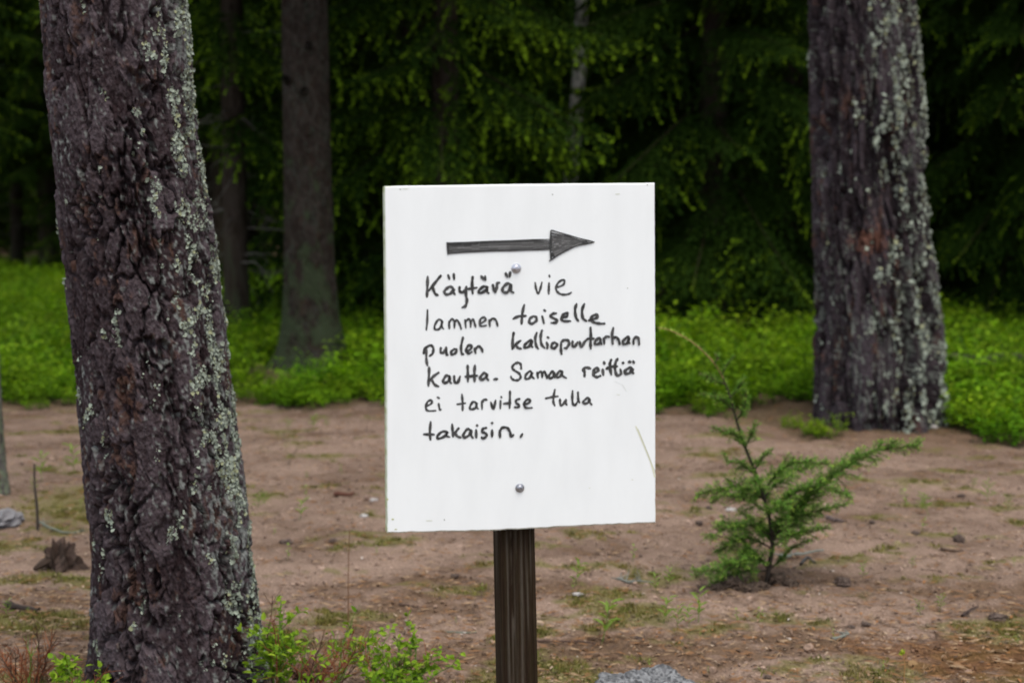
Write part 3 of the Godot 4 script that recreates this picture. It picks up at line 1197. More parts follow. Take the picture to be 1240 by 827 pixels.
func make_sign() -> void:
	var yaw := 0.2
	board_n = Vector3(sin(yaw), 0.0, cos(yaw)).normalized()
	board_o = at(628, 430, 2.15)
	var base := at(628, 1000, 2.17)
	base.y = height(base.x, base.z)
	var o := thing("sign", "white board with handwritten Finnish directions and an arrow on a dark post", "sign", base)
	# board: traced outline with rounded edges and a true thickness
	var outline := [[465.5, 225.5], [630, 222.8], [793.2, 221.4], [794.0, 430], [794.2, 633], [700, 637.3], [600, 642.6], [540, 643.8], [468.6, 645.4], [467.4, 430]]
	var bd := Geo.new()
	var front := []
	var rim := []
	var back := []
	var cen := Vector2(630, 432)
	var dense := []
	for i in outline.size():
		var a := Vector2(outline[i][0], outline[i][1])
		var b := Vector2(outline[(i + 1) % outline.size()][0], outline[(i + 1) % outline.size()][1])
		var n := maxi(1, int(a.distance_to(b) / 7.0))
		for k in n:
			var q := a.lerp(b, float(k) / n)
			if k > 0:
				var rough := 0.9 if q.y > 600 else 0.25
				q += Vector2(n_fine.get_noise_2d(q.x * 3.0, q.y * 3.0), n_fine.get_noise_2d(q.x * 3.0 + 99.0, q.y * 3.0)) * rough
			dense.append(q)
	for q in dense:
		var ins: Vector2 = q + (cen - q).normalized() * 1.6
		front.append(on_board(ins.x, ins.y) - base)
		rim.append(on_board(q.x, q.y, -0.0015) - base)
		back.append(on_board(q.x, q.y) - board_n * 0.024 - base)
	var mid := on_board(cen.x, cen.y) - base
	var white := lin(0.86, 0.88, 0.90)
	var n := dense.size()
	for i in n:
		var k := (i + 1) % n
		var stain: Vector2 = dense[i]
		var left: bool = stain.x < 475
		var e := n_fine.get_noise_2d(stain.x * 5.0, stain.y * 1.2)
		var edge_c := lin(0.70, 0.72, 0.66)
		if left:
			edge_c = lin(0.56, 0.60, 0.45).lerp(lin(0.40, 0.44, 0.22), sstep(0.0, 0.5, e))
		elif stain.y > 600:
			edge_c = lin(0.62, 0.64, 0.55).lerp(lin(0.22, 0.24, 0.08), sstep(0.05, 0.3, e))
		bd.tri(mid, front[k], front[i], white)
		bd.quad(front[i], front[k], rim[k], rim[i], white.lerp(edge_c, 0.5 if stain.y > 600 or left else 0.2))
		bd.quad(rim[i], rim[k], back[k], back[i], edge_c)
		bd.tri(mid - board_n * 0.024, back[i], back[k], white)
	var board := part("board", mesh_of(bd, M.board), o)
	board.set_meta("label", "white plastic board with lightly stained edges")
	# small stains and a scratch on the face
	var st := Geo.new()
	var lift := 0.0003
	for s in [[484.3, 229.3, 0.9, 0.7, 0], [491, 228.8, 5.0, 0.5, 1], [748, 235, 3.5, 0.6, 1], [669, 235.5, 0.8, 0.7, 0], [784, 223.5, 0.5, 1.2, 0], [475.3, 628.8, 1.6, 1.0, 2], [479, 641, 1.8, 0.7, 2], [469, 604.8, 1.0, 1.4, 2], [538, 629.5, 0.6, 1.3, 0], [520, 630.5, 4.5, 0.6, 1], [714, 591, 1.2, 0.6, 1], [760, 349, 0.6, 0.6, 0], [766, 581, 1.5, 0.5, 1], [749, 478, 2.6, 0.4, 1]]:
		var ring := []
		for k in 9:
			var an := TAU * k / 9.0
			ring.append(on_board(s[0] + cos(an) * s[2] * rnd(0.7, 1.2), s[1] + sin(an) * s[3] * rnd(0.7, 1.2), lift) - base)
		var cc: Color = [lin(0.2, 0.2, 0.16), lin(0.66, 0.67, 0.58), lin(0.42, 0.44, 0.18)][s[4]]
		for k in 9:
			st.tri(on_board(s[0], s[1], lift) - base, ring[(k + 1) % 9], ring[k], cc)
	for q in [[[770.0, 516.0], [779, 537], [788, 559], [793.2, 578], 0.8, lin(0.72, 0.72, 0.56)], [[772.5, 519.0], [783, 545], [793.2, 571], [793.3, 573], 0.5, lin(0.6, 0.61, 0.5)], [[744, 461.5], [754, 466], [758, 473], [759, 474], 0.35, lin(0.68, 0.7, 0.68)]]:
		for i in 3:
			var a: Array = q[i]
			var b: Array = q[i + 1]
			st.quad(on_board(a[0] - q[4], a[1], lift) - base, on_board(a[0] + q[4], a[1], lift) - base, on_board(b[0] + q[4], b[1], lift) - base, on_board(b[0] - q[4], b[1], lift) - base, q[5])
	part("stains", mesh_of(st, M.board), board).set_meta("kind", "stuff")
	board.get_node("stains").set_meta("label", "small stains and a pale scratch on the board")
	make_writing(board, base)
	# bolts
	for b in [[625.0, 325.0, 6.0, 0], [629.4, 590.8, 5.6, 1]]:
		var g := Geo.new()
		var c := on_board(b[0], b[1]) - base
		var ux := Vector3.UP.cross(board_n).normalized()
		var uy := board_n.cross(ux)
		var k := 2.15 / F
		var prof := [[b[2] * 1.0, 0.0002], [b[2] * 1.0, 0.0012], [b[2] * 0.93, 0.0018], [b[2] * 0.72, 0.0021], [b[2] * 0.62, 0.0034], [b[2] * 0.45, 0.0047], [b[2] * 0.22, 0.0052], [b[2] * 0.18, 0.0040], [0.0, 0.0038]]
		for i in prof.size() - 1:
			for s in 28:
				var a0 := TAU * s / 28.0
				var a1 := TAU * (s + 1) / 28.0
				var f := func(pr: Array, an: float) -> Vector3: return c + (ux * cos(an) + uy * sin(an)) * pr[0] * k + board_n * pr[1]
				var col := lin(0.62, 0.62, 0.68) if b[3] == 0 else lin(0.42, 0.42, 0.46)
				g.quad(f.call(prof[i], a0), f.call(prof[i], a1), f.call(prof[i + 1], a1), f.call(prof[i + 1], a0), col)
		part("bolt", mesh_of(g, M.steel), o).set_meta("label", "bright domed steel bolt under the arrow" if b[3] == 0 else "dull steel bolt with washer near the lower edge")
	# post: squared timber with weathered, split faces
	var pg := Geo.new()
	var back_off := board_n * -0.0215
	var lx := func(y: float) -> Array:
		var py := 642.0 + (y - 0.0)
		return [lerpf(604.0, 607.8, (py - 642.0) / 185.0), lerpf(648.2, 652.4, (py - 642.0) / 185.0)]
	var ux2 := Vector3.UP.cross(board_n).normalized()
	var pys := []
	var yy := 300.0
	while yy < 1330.0:
		pys.append(yy)
		yy += 5.0
	var cols := 26
	var rings := []
	var rcols := []
	for py in pys:
		var e: Array = lx.call(py - 642.0)
		var a := on_plane(e[0], py, -0.0245) - base
		var b := on_plane(e[1], py, -0.0245) - base
		var w: float = a.distance_to(b)
		var ctr: Vector3 = (a + b) * 0.5 - board_n * w * 0.5
		var ring := []
		var rc := []
		for k in 112:
			var t := k / 28.0
			var side := int(t)
			var s := (t - side) * 2.0 - 1.0
			var q := [Vector2(s, 1), Vector2(1, -s), Vector2(-s, -1), Vector2(-1, s)][side] as Vector2
			var corner := pow(pow(absf(q.x), 9.0) + pow(absf(q.y), 9.0), -1.0 / 9.0)
			q *= corner
			var gr := n_fine.get_noise_3d(q.x * 9.0, ctr.y * 1.1, q.y * 9.0 + 40.0)
			var split := sstep(0.045, 0.0, absf(q.x + 0.36 + 0.05 * sin(ctr.y * 9.0))) if side == 0 else 0.0
			q *= 1.0 + gr * 0.022 - split * 0.09
			ring.append(ctr + ux2 * q.x * w * 0.5 + board_n * q.y * w * 0.5)
			var g2 := n_fine.get_noise_3d(q.x * 16.0 + 200.0, ctr.y * 1.3, q.y * 16.0) * 0.7 + n_fine.get_noise_3d(q.x * 40.0, ctr.y * 4.0, q.y * 40.0) * 0.5
			var worn := sstep(0.08, 0.5, n_mid.get_noise_3d(q.x * 4.0 + 9.0, ctr.y * 2.2, q.y * 4.0) + 0.45 * g2 + (0.5 * exp(-pow((q.x + 0.42) / 0.28, 2.0)) if side == 0 else 0.0))
			var c := lin(0.018, 0.011, 0.006).lerp(lin(0.036, 0.024, 0.015), clampf(0.5 + g2 * 1.2, 0, 1))
			c = c.lerp(lin(0.10, 0.086, 0.07), worn * clampf(0.5 + g2 * 1.8, 0, 1) * 0.6)
			rc.append(c * 2.0)
		rings.append(ring)
		rcols.append(rc)
	for j in rings.size() - 1:
		for k in 112:
			var m := (k + 1) % 112
			pg.tri3(rings[j + 1][k], rings[j + 1][m], rings[j][m], rcols[j + 1][k], rcols[j + 1][m], rcols[j][m])
			pg.tri3(rings[j + 1][k], rings[j][m], rings[j][k], rcols[j + 1][k], rcols[j][m], rcols[j][k])
	for k in range(1, 111):
		pg.tri(rings[0][0], rings[0][k], rings[0][k + 1], rcols[0][k])
	part("post", smooth_mesh(pg, M.post), o).set_meta("label", "dark weathered timber post")


func stroke(g: Geo, pts2: Array, width: float, lift: float, base: Vector3, tone: float) -> void:
	var pts := pts2
	if pts.size() > 2:
		pts = catmull(pts, 6)
	else:
		pts = [pts[0], pts[0].lerp(pts[1], 0.33), pts[0].lerp(pts[1], 0.67), pts[1]]
	var n := pts.size()
	var L := []
	var R := []
	var C := []
	var wig := rnd(0, 100)
	for i in n:
		var d: Vector2 = pts[mini(i + 1, n - 1)] - pts[maxi(i - 1, 0)]
		d = d.normalized() if d.length() > 1e-5 else Vector2.RIGHT
		var s := Vector2(-d.y, d.x)
		var f := float(i) / (n - 1)
		var w := width * 0.5 * (1.0 + 0.16 * sin(i * 0.9 + wig))
		w *= 0.8 + 0.2 * sstep(0.0, 0.15, f)
		w *= 0.72 + 0.28 * sstep(1.0, 0.8, f)
		L.append(pts[i] + s * w)
		R.append(pts[i] - s * w)
		C.append(pts[i])
	var put := func(q: Vector2) -> Vector3: return on_board(q.x, q.y, lift) - base
	for i in n - 1:
		var k1 := tone * rnd(0.75, 1.15)
		var k2 := tone * rnd(0.9, 2.5)
		var ce := Color(k1, k1 * 0.98, k1 * 1.0)
		var cm := Color(k2, k2 * 0.98, k2 * 0.99)
		var a1: Vector2 = L[i].lerp(C[i], 0.5)
		var b1: Vector2 = L[i + 1].lerp(C[i + 1], 0.5)
		var a2: Vector2 = R[i].lerp(C[i], 0.5)
		var b2: Vector2 = R[i + 1].lerp(C[i + 1], 0.5)
		g.quad(put.call(L[i]), put.call(a1), put.call(b1), put.call(L[i + 1]), ce)
		g.quad(put.call(a1), put.call(a2), put.call(b2), put.call(b1), cm)
		g.quad(put.call(a2), put.call(R[i]), put.call(R[i + 1]), put.call(b2), ce)
	for e in [0, n - 1]:      # round ends
		var c: Vector2 = C[e]
		var r: float = L[e].distance_to(C[e])
		for k in 10:
			var a := TAU * k / 10.0
			var b := TAU * (k + 1) / 10.0
			g.tri(on_board(c.x, c.y, lift - 0.00002) - base, on_board(c.x + cos(b) * r, c.y + sin(b) * r, lift - 0.00002) - base, on_board(c.x + cos(a) * r, c.y + sin(a) * r, lift - 0.00002) - base, Color(tone, tone, tone))


func make_writing(board: Node3D, base: Vector3) -> void:
	# each word: [origin x, origin y, enlargement, pen width, [strokes as flat lists of x, y]]
	var words := [
		["word", 505, 325, 8.267, 3.5, [[105,82,102,180,98,283], [235,74,180,142,118,222], [152,182,178,250,208,270],
			[365,205,330,182,288,208,272,236,290,260,335,250,366,208,362,236,378,260], [310,66,322,104], [366,57,370,110],
			[424,188,426,226,452,240,484,214,492,184], [492,184,488,260,498,320,484,374,452,390], [555,86,550,160,556,250], [512,205,598,192],
			[700,186,662,182,616,226,638,246,690,214,701,184,698,226,714,246], [640,76,656,98,672,108], [680,78,682,116],
			[757,166,766,205,780,236], [782,238,796,190,803,150,822,142], [940,166,905,150,856,196,864,236,905,235,941,170,938,222,962,240], [886,50,904,86], [930,40,926,84]]],
		["word", 640, 325, 8.267, 2.7, [[66,144,76,206,97,250,118,205,134,140], [205,146,202,254], [208,70,212,86], [288,188,344,166,361,130,340,115,296,145,275,200,300,245,350,262,404,255,428,240]]],
		["word", 505, 365, 8.267, 2.7, [[103,86,100,200,92,282], [255,202,215,180,176,240,180,280,226,270,252,200,246,250,265,275], [318,200,322,270], [318,216,345,176,372,202,372,266], [372,212,400,186,430,240,441,276],
			[480,186,488,264], [485,202,515,176,535,202,535,256], [535,206,560,180,578,230,586,256], [635,220,682,190,676,160,640,170,625,216,640,246,690,240], [722,186,728,250], [725,202,755,170,790,190,806,246]]],
		["word", 610, 360, 8.267, 3.4, [[205,76,186,160,178,264], [95,215,150,190,220,186], [295,190,260,215,258,256,285,263,325,235,325,200,295,188], [385,190,402,260], [405,128,416,137], [525,160,490,165,470,190,528,226,525,252,475,255],
			[585,206,630,190,636,158,600,170,578,206,595,236,668,238], [728,66,714,122,722,196,745,234], [806,66,784,130,792,206,825,235], [855,230,930,205,936,176,900,180,870,216,905,250,960,262,1008,262]]],
		["word", 505, 400, 8.267, 3.2, [[65,230,75,186,130,150,161,176,155,230,125,256], [92,196,92,290,103,354], [236,176,236,216,260,226,290,176], [290,172,295,238,306,246], [370,186,340,216,345,240,380,230,395,196,370,186],
			[458,72,440,160,445,226,466,240], [495,216,541,180,536,146,505,160,490,206,515,231,546,216], [575,182,585,230], [580,192,610,160,640,176,656,216]]],
		["word", 610, 395, 13.78, 3.3, [[165,108,150,220,140,382], [280,240,200,302,150,370], [205,318,240,362,286,374], [480,252,440,236,352,310,346,355,420,340,466,250,460,320,482,350], [550,112,525,200,540,320,574,372], [638,70,615,170,630,300,680,360],
			[715,272,730,320,724,368], [732,182,748,194], [850,266,802,300,802,358,850,364,890,310,850,266], [955,300,955,400,965,462], [955,272,1000,232,1070,236,1090,290,1050,358,1010,364],
			[1147,255,1147,320,1182,340,1232,262], [1267,256,1277,320,1307,334,1347,262,1402,206], [1447,24,1452,150,1447,290,1452,372], [1402,206,1500,206], [1612,206,1577,196,1522,260,1532,300,1602,280,1612,214,1617,270,1632,300],
			[1667,202,1677,294], [1672,212,1712,172,1755,176], [1827,28,1807,140,1817,290], [1817,202,1872,182,1917,230,1932,298], [2092,196,2062,176,1988,250,1998,294,2062,280,2087,190,2082,260,2102,286], [2162,216,2164,294], [2162,222,2212,176,2247,210,2257,302]]],
		["word", 505, 430, 8.267, 3.4, [[120,122,118,200,112,308], [214,176,165,211,125,255], [142,242,175,294,214,314], [325,212,290,206,260,255,275,280,316,255,326,214,325,260,340,280], [370,212,375,265,405,275,430,212],
			[505,106,507,180,508,264], [578,102,573,180,575,262], [482,215,600,205], [695,188,665,181,630,225,645,246,690,220,699,186,695,226,714,250], [770,241,800,238]]],
		["word", 610, 430, 13.78, 3.0, [[290,225,285,160,245,126,176,150,140,210,180,255,260,310,280,370,240,414,170,415,126,380,122,352], [470,292,430,270,366,335,366,394,430,380,471,290,466,350,508,390], [560,292,570,384], [565,310,610,276,640,310,640,374], [640,316,680,276,710,340,720,384],
			[840,292,810,271,756,340,760,385,820,365,846,290,850,374], [960,276,930,266,886,330,896,370,950,345,971,266,980,340,1044,380]]],
		["word", 690, 425, 13.78, 3.5, [[216,312,244,342,246,422], [216,330,260,277,344,291], [410,370,471,330,470,290,420,296,391,360,406,414,460,434,510,414], [550,312,560,404], [570,180,578,212], [690,148,670,210,675,300,694,394], [800,128,765,190,755,300,790,408,858,382], [612,294,690,262,794,256],
			[845,306,860,380], [885,196,900,198], [1040,292,1000,276,922,330,926,374,1000,364,1046,290,1040,350,1064,370], [985,181,1015,179], [1056,166,1070,194]]],
		["word", 505, 470, 8.267, 2.7, [[95,181,145,150,140,120,105,136,86,185,105,225,184,225], [215,156,225,210,240,212], [202,90,220,99]]],
		["word", 505, 470, 8.267, 2.9, [[448,62,455,140,455,222], [402,161,484,150], [590,147,560,136,529,185,540,212,585,195,596,146,595,190,609,205], [648,132,650,210], [648,146,670,114,699,118], [738,142,765,209,785,122], [835,127,832,204], [842,86,845,94], [930,33,928,130,925,198], [866,155,935,146],
			[1025,106,995,116,990,145,1022,170,1010,190,976,190], [1070,165,1120,145,1130,115,1095,116,1070,160,1090,195,1148,195]]],
		["word", 640, 465, 13.78, 2.9, [[440,94,420,200,415,300,438,358], [290,240,400,215,488,205], [525,252,530,330,560,354,625,262], [625,262,625,320,640,348], [735,114,730,250,745,340,780,350,820,292], [825,138,830,250,850,308], [1020,252,985,231,916,290,925,325,990,310,1021,250,1020,300,1054,343]]],
		["word", 505, 505, 8.267, 3.2, [[135,48,128,140,132,228], [68,172,168,175], [300,147,250,146,202,190,212,215,270,195,305,146,291,185,324,200], [350,72,355,140,360,194], [414,112,385,150,370,165], [382,162,400,190,434,204], [535,132,500,121,461,180,471,205,520,180,541,130,540,180,559,209], [590,127,592,204], [600,79,600,87],
			[690,107,660,116,650,145,690,165,690,195,655,214,646,201], [750,132,750,194], [750,57,752,67], [825,132,830,200], [825,152,850,107,900,106,930,150,940,195,964,176], [1054,167,1036,198]]],
	]
	for w in words:
		var g := Geo.new()
		var lift := 0.0004
		for s in w[5]:
			var pts := []
			for i in range(0, s.size(), 2):
				pts.append(Vector2(w[1] + s[i] / w[3], w[2] + s[i + 1] / w[3]))
			stroke(g, pts, w[4], lift, base, rnd(0.055, 0.095))
			lift += 0.00006
		part("handwritten_word", mesh_of(g, M.ink), board)
	# the arrow: grey marker fill and darker outlines
	var ar := Geo.new()
	var fr := func(x: float, y: float) -> Vector2: return Vector2(520.0 + x / 5.636, 260.0 + y / 5.636)
	var lift := 0.0004
	for k in 7:
		var t := k / 6.0
		stroke(ar, [fr.call(126, lerpf(200, 258, t)), fr.call(400, lerpf(192, 246, t)), fr.call(828, lerpf(178, 232, t))], 2.0, lift, base, rnd(0.10, 0.17))
		lift += 0.00005
	for k in 9:
		var t := (k + 0.5) / 9.0
		stroke(ar, [fr.call(838, lerpf(118, 290, t)), fr.call(940, lerpf(147, 240, t)), fr.call(1070 - absf(t - 0.45) * 90.0, lerpf(178, 198, t))], 4.2 * (1.0 - absf(t - 0.5) * 0.7), lift, base, rnd(0.11, 0.17))
		lift += 0.00005
	for s in [[[116,193,400,183,640,174,826,168], 1.6, 0.05], [[122,192,126,270], 2.4, 0.045], [[130,266,300,252,500,246,700,240,828,236], 1.5, 0.05], [[126,205,260,196,330,194], 2.2, 0.05], [[828,112,826,240,830,306], 2.4, 0.05], [[832,106,920,132,1040,166,1124,186], 1.7, 0.055], [[1122,188,1000,214,900,262,818,316], 1.8, 0.06], [[838,268,850,288], 3.2, 0.045], [[1050,186,1080,190], 3.0, 0.06]]:
		var pts := []
		for i in range(0, s[0].size(), 2):
			pts.append(fr.call(s[0][i], s[0][i + 1]))
		stroke(ar, pts, s[1], lift, base, s[2])
		lift += 0.00005
	part("arrow", mesh_of(ar, M.ink), board).set_meta("label", "hand drawn grey arrow pointing to the right")


# ---------------------------------------------------------------- sapling
func sapling_needles(g: Geo, pts: Array, step: float, size: float, old: Color, young: Color, young_from: float) -> void:
	var up := Vector3.UP
	for i in pts.size() - 1:
		var a: Vector3 = pts[i]
		var b: Vector3 = pts[i + 1]
		var l := a.distance_to(b)
		if l < 1e-5:
			continue
		var d := (b - a) / l
		var n := maxi(1, int(l / step))
		for k in n:
			var f := (i + float(k) / n) / (pts.size() - 1)
			var p := a.lerp(b, float(k) / n)
			for s in [-1.0, 1.0]:
				var sd: Vector3 = (d.cross(up + rdir() * 0.7).normalized() * s * rnd(0.7, 1.1) + d * rnd(0.15, 0.7) + up * rnd(-0.2, 0.4)).normalized()
				var w: Vector3 = sd.cross(up + rdir() * 0.5).normalized()
				var L := size * rnd(0.75, 1.2) * (1.0 - 0.35 * sstep(0.85, 1.0, f))
				var c := old.lerp(young, sstep(young_from, 1.0, f + rnd(-0.15, 0.15))) * rnd(0.8, 1.2)
				g.quad(p - w * 0.0005, p + sd * L * 0.5 - w * 0.0013, p + sd * L, p + sd * L * 0.5 + w * 0.0013, c)


func make_sapling() -> void:
	var base := gnd(929, 711)
	var d := -base.z
	var o := thing("sapling", "young conifer sapling with a bent bare tip on the sandy soil", "sapling", base)
	var L := func(px: float, py: float, dz := 0.0) -> Vector3: return at(px, py, d - dz) - base
	var leader := [Vector3(0, -0.02, 0)]
	for q in [[931, 690], [936, 660], [933, 632], [926, 604], [915, 572], [902, 540], [893, 512], [886, 486], [876, 458], [862, 436], [838, 414], [812, 400], [797, 397]]:
		leader.append(L.call(q[0], q[1]))
	var smooth := catmull(leader, 4)
	var g := Geo.new()
	var rad := []
	for i in smooth.size():
		rad.append(lerpf(0.0105, 0.0013, pow(float(i) / smooth.size(), 0.55)))
	g.tube(smooth.slice(36), rad.slice(36), 8, lin(0.30, 0.18, 0.09) / 0.5)
	g.tube(smooth.slice(0, 37), rad, 8, lin(0.05, 0.038, 0.03) / 0.5)
	part("trunk", mesh_of(g, M.twig), o)
	var old := lin(0.095, 0.20, 0.032) / 0.5
	var young := lin(0.28, 0.40, 0.06) / 0.5
	# needles that grow on the leader itself
	g = Geo.new()
	sapling_needles(g, smooth.slice(16, 40), 0.0018, 0.018, old, young, 0.6)
	sapling_needles(g, smooth.slice(36), 0.0022, 0.017, old, young, 0.0)
	part("needles", mesh_of(g, M.needles), o)
	# branches: pixels of the axis with depth towards the camera, side shoot length, a last value that is unused
	var br := [
		[[[934, 655, 0], [962, 622, 0.02], [1000, 585, 0.03], [1040, 556, 0.03], [1068, 545, 0.03], [1112, 540, 0.03]], 0.11, 1],
		[[[930, 622, 0], [965, 596, 0.06], [1000, 590, 0.1], [1030, 603, 0.12]], 0.085, 1],
		[[[932, 640, 0], [965, 625, -0.06], [995, 618, -0.1], [1022, 612, -0.12]], 0.08, 0],
		[[[936, 662, 0], [960, 648, 0.06], [985, 644, 0.09], [1003, 640, 0.1]], 0.07, 0],
		[[[934, 650, 0], [948, 628, 0.09], [952, 630, 0.16], [950, 662, 0.18]], 0.045, 1],
		[[[927, 606, 0], [900, 590, 0.02], [872, 592, 0.03], [847, 600, 0.03]], 0.09, 1],
		[[[930, 620, 0], [905, 606, -0.05], [882, 600, -0.08], [862, 606, -0.1]], 0.075, 0],
		[[[934, 648, 0], [905, 636, 0.04], [880, 640, 0.07], [862, 650, 0.08]], 0.10, 0],
		[[[935, 664, 0], [908, 652, -0.04], [888, 656, -0.07], [870, 668, -0.08]], 0.10, 0],
		[[[932, 690, 0], [915, 676, 0.05], [893, 682, 0.1], [868, 690, 0.13], [843, 693, 0.14]], 0.085, 1],
		[[[932, 684, 0], [910, 672, 0.0], [890, 680, 0.03], [875, 700, 0.06]], 0.085, 0],
		[[[932, 692, 0], [900, 692, 0.02], [880, 700, 0.05], [862, 706, 0.08]], 0.06, 0],
		[[[932, 690, 0], [948, 676, 0.02], [965, 660, 0.03], [985, 655, 0.03]], 0.04, 0],
		[[[924, 596, 0], [950, 566, 0.03], [975, 560, 0.05], [1005, 563, 0.06]], 0.075, 1],
		[[[926, 602, 0], [946, 580, -0.07], [960, 570, -0.12], [985, 566, -0.15]], 0.07, 0],
		[[[918, 578, 0], [898, 562, 0.03], [884, 560, 0.05], [878, 552, 0.05]], 0.05, 1],
		[[[914, 570, 0], [926, 552, 0.03], [936, 545, 0.05]], 0.045, 1],
		[[[905, 546, 0], [892, 528, 0.02], [880, 524, 0.03], [862, 518, 0.03]], 0.055, 1],
		[[[903, 542, 0], [911, 524, 0.02], [915, 514, 0.02]], 0.055, 1],
		[[[892, 510, 0], [902, 494, 0.01], [904, 474, 0.01]], 0.052, 1],
		[[[889, 498, 0], [872, 482, 0.02], [852, 478, 0.02]], 0.052, 1],
		[[[884, 482, 0], [896, 468, 0.0], [902, 458, 0.0]], 0.048, 1],
		[[[880, 466, 0], [862, 458, 0.01], [848, 452, 0.01]], 0.04, 1],
		[[[874, 454, 0], [882, 440, 0.01], [890, 432, 0.01]], 0.034, 1],
		[[[866, 440, 0], [870, 432, 0.0], [866, 428, 0.0]], 0.026, 1],
		[[[931, 626, 0], [940, 615, 0.09], [955, 612, 0.17]], 0.07, 1],
		[[[928, 610, 0], [922, 600, -0.1], [920, 596, -0.19]], 0.07, 0],
		[[[935, 660, 0], [930, 648, -0.1], [925, 640, -0.2]], 0.08, 0],
		[[[922, 590, 0], [916, 584, 0.08], [908, 588, 0.14]], 0.06, 1],
		[[[936, 652, 0], [950, 640, -0.1], [975, 632, -0.17]], 0.08, 0],
	]
	for b in br:
		var pts := []
		for q in b[0]:
			pts.append(L.call(q[0], q[1], q[2]))
		var ax := catmull(pts, 5)
		var wood := Geo.new()
		var rr := []
		for i in ax.size():
			rr.append(lerpf(0.0032, 0.0007, float(i) / ax.size()))
		wood.tube(ax, rr, 5, lin(0.05, 0.038, 0.028) / 0.5, lin(0.16, 0.13, 0.05) / 0.5)
		var fol := Geo.new()
		var total := 0.0
		for i in ax.size() - 1:
			total += ax[i].distance_to(ax[i + 1])
		var c0: Color = old
		var run := 0.0
		var next := total * 0.14
		var sgn := 1.0
		for i in ax.size() - 1:
			var seg: float = ax[i].distance_to(ax[i + 1])
			while next < run + seg:
				var p: Vector3 = ax[i].lerp(ax[i + 1], (next - run) / maxf(seg, 1e-5))
				var dir: Vector3 = (ax[i + 1] - ax[i]).normalized()
				var f := next / total
				var sl: float = b[1] * (1.1 - f * 0.75) * rnd(0.6, 1.2)
				var flatside := dir.cross(Vector3.UP).normalized()
				var sd := (flatside * sgn * rnd(0.2, 1.0) + dir * rnd(0.35, 0.9) + Vector3(0, rnd(-0.6, 0.9), 0)).normalized()
				var e := p + sd * sl + Vector3(0, -sl * 0.12, 0)
				var mid := p + sd * sl * 0.5
				wood.tube([p, mid, e], [0.0013, 0.001, 0.0005], 3, lin(0.10, 0.08, 0.035) / 0.5)
				sapling_needles(fol, [p, mid, e], 0.0036, 0.0115, c0, young, 0.7)
				for k in int(sl / 0.016):
					var u := (k + 0.6) / (sl / 0.016 + 0.6)
					var sp := p.lerp(e, u)
					var s2 := (sd + sd.cross(rdir()).normalized() * (1.0 if k % 2 else -1.0) * rnd(0.6, 1.0) + Vector3(0, rnd(-0.2, 0.4), 0)).normalized()
					var l2 := sl * 0.42 * (1.1 - u) + 0.008
					sapling_needles(fol, [sp, sp + s2 * l2], 0.0038, 0.0108, c0, young, 0.7)
				next += rnd(0.0032, 0.006)
				sgn = -sgn
			run += seg
		sapling_needles(fol, ax.slice(2), 0.004, 0.011, c0, young, 0.75)
		var w := part("branch", mesh_of(wood, M.twig), o)
		part("needles", mesh_of(fol, M.needles), w)
	# lumpy soil at its foot
	for s in [[888, 721, 28, 0.75], [908, 723, 22, 0.6], [945, 714, 24, 0.8], [958, 716, 20, 0.6], [920, 720, 26, 0.5], [870, 722, 18, 0.55], [852, 720, 14, 0.5]]:
		stone(s[0], s[1], s[2], s[3], "soil_clod", "dark clod of dug soil at the sapling's foot", "clod", lin(0.055, 0.036, 0.026), lin(0.11, 0.075, 0.055), "clods at the sapling's foot", 0.3)


# ---------------------------------------------------------------- near shrubs and seedlings
func leaf_blade(g: Geo, p: Vector3, d: Vector3, up: Vector3, L: float, W: float, c: Color) -> void:
	var w := d.cross(up).normalized()
	var u := w.cross(d).normalized()
	var m1 := p + d * L * 0.5 - u * L * 0.04
	var tip := p + d * L - u * L * 0.12
	var m0 := p + d * L * 0.08
	for s in [-1.0, 1.0]:
		var a: Vector3 = p + d * L * 0.33 + w * s * W * 0.5 + u * L * 0.06
		var b: Vector3 = p + d * L * 0.7 + w * s * W * 0.36 + u * L * 0.03
		var cc := c * (1.0 if s > 0.0 else 0.93)
		g.tri(m0, a, m1, cc)
		g.tri(m1, a, b, cc)
		g.tri(m1, b, tip, cc)


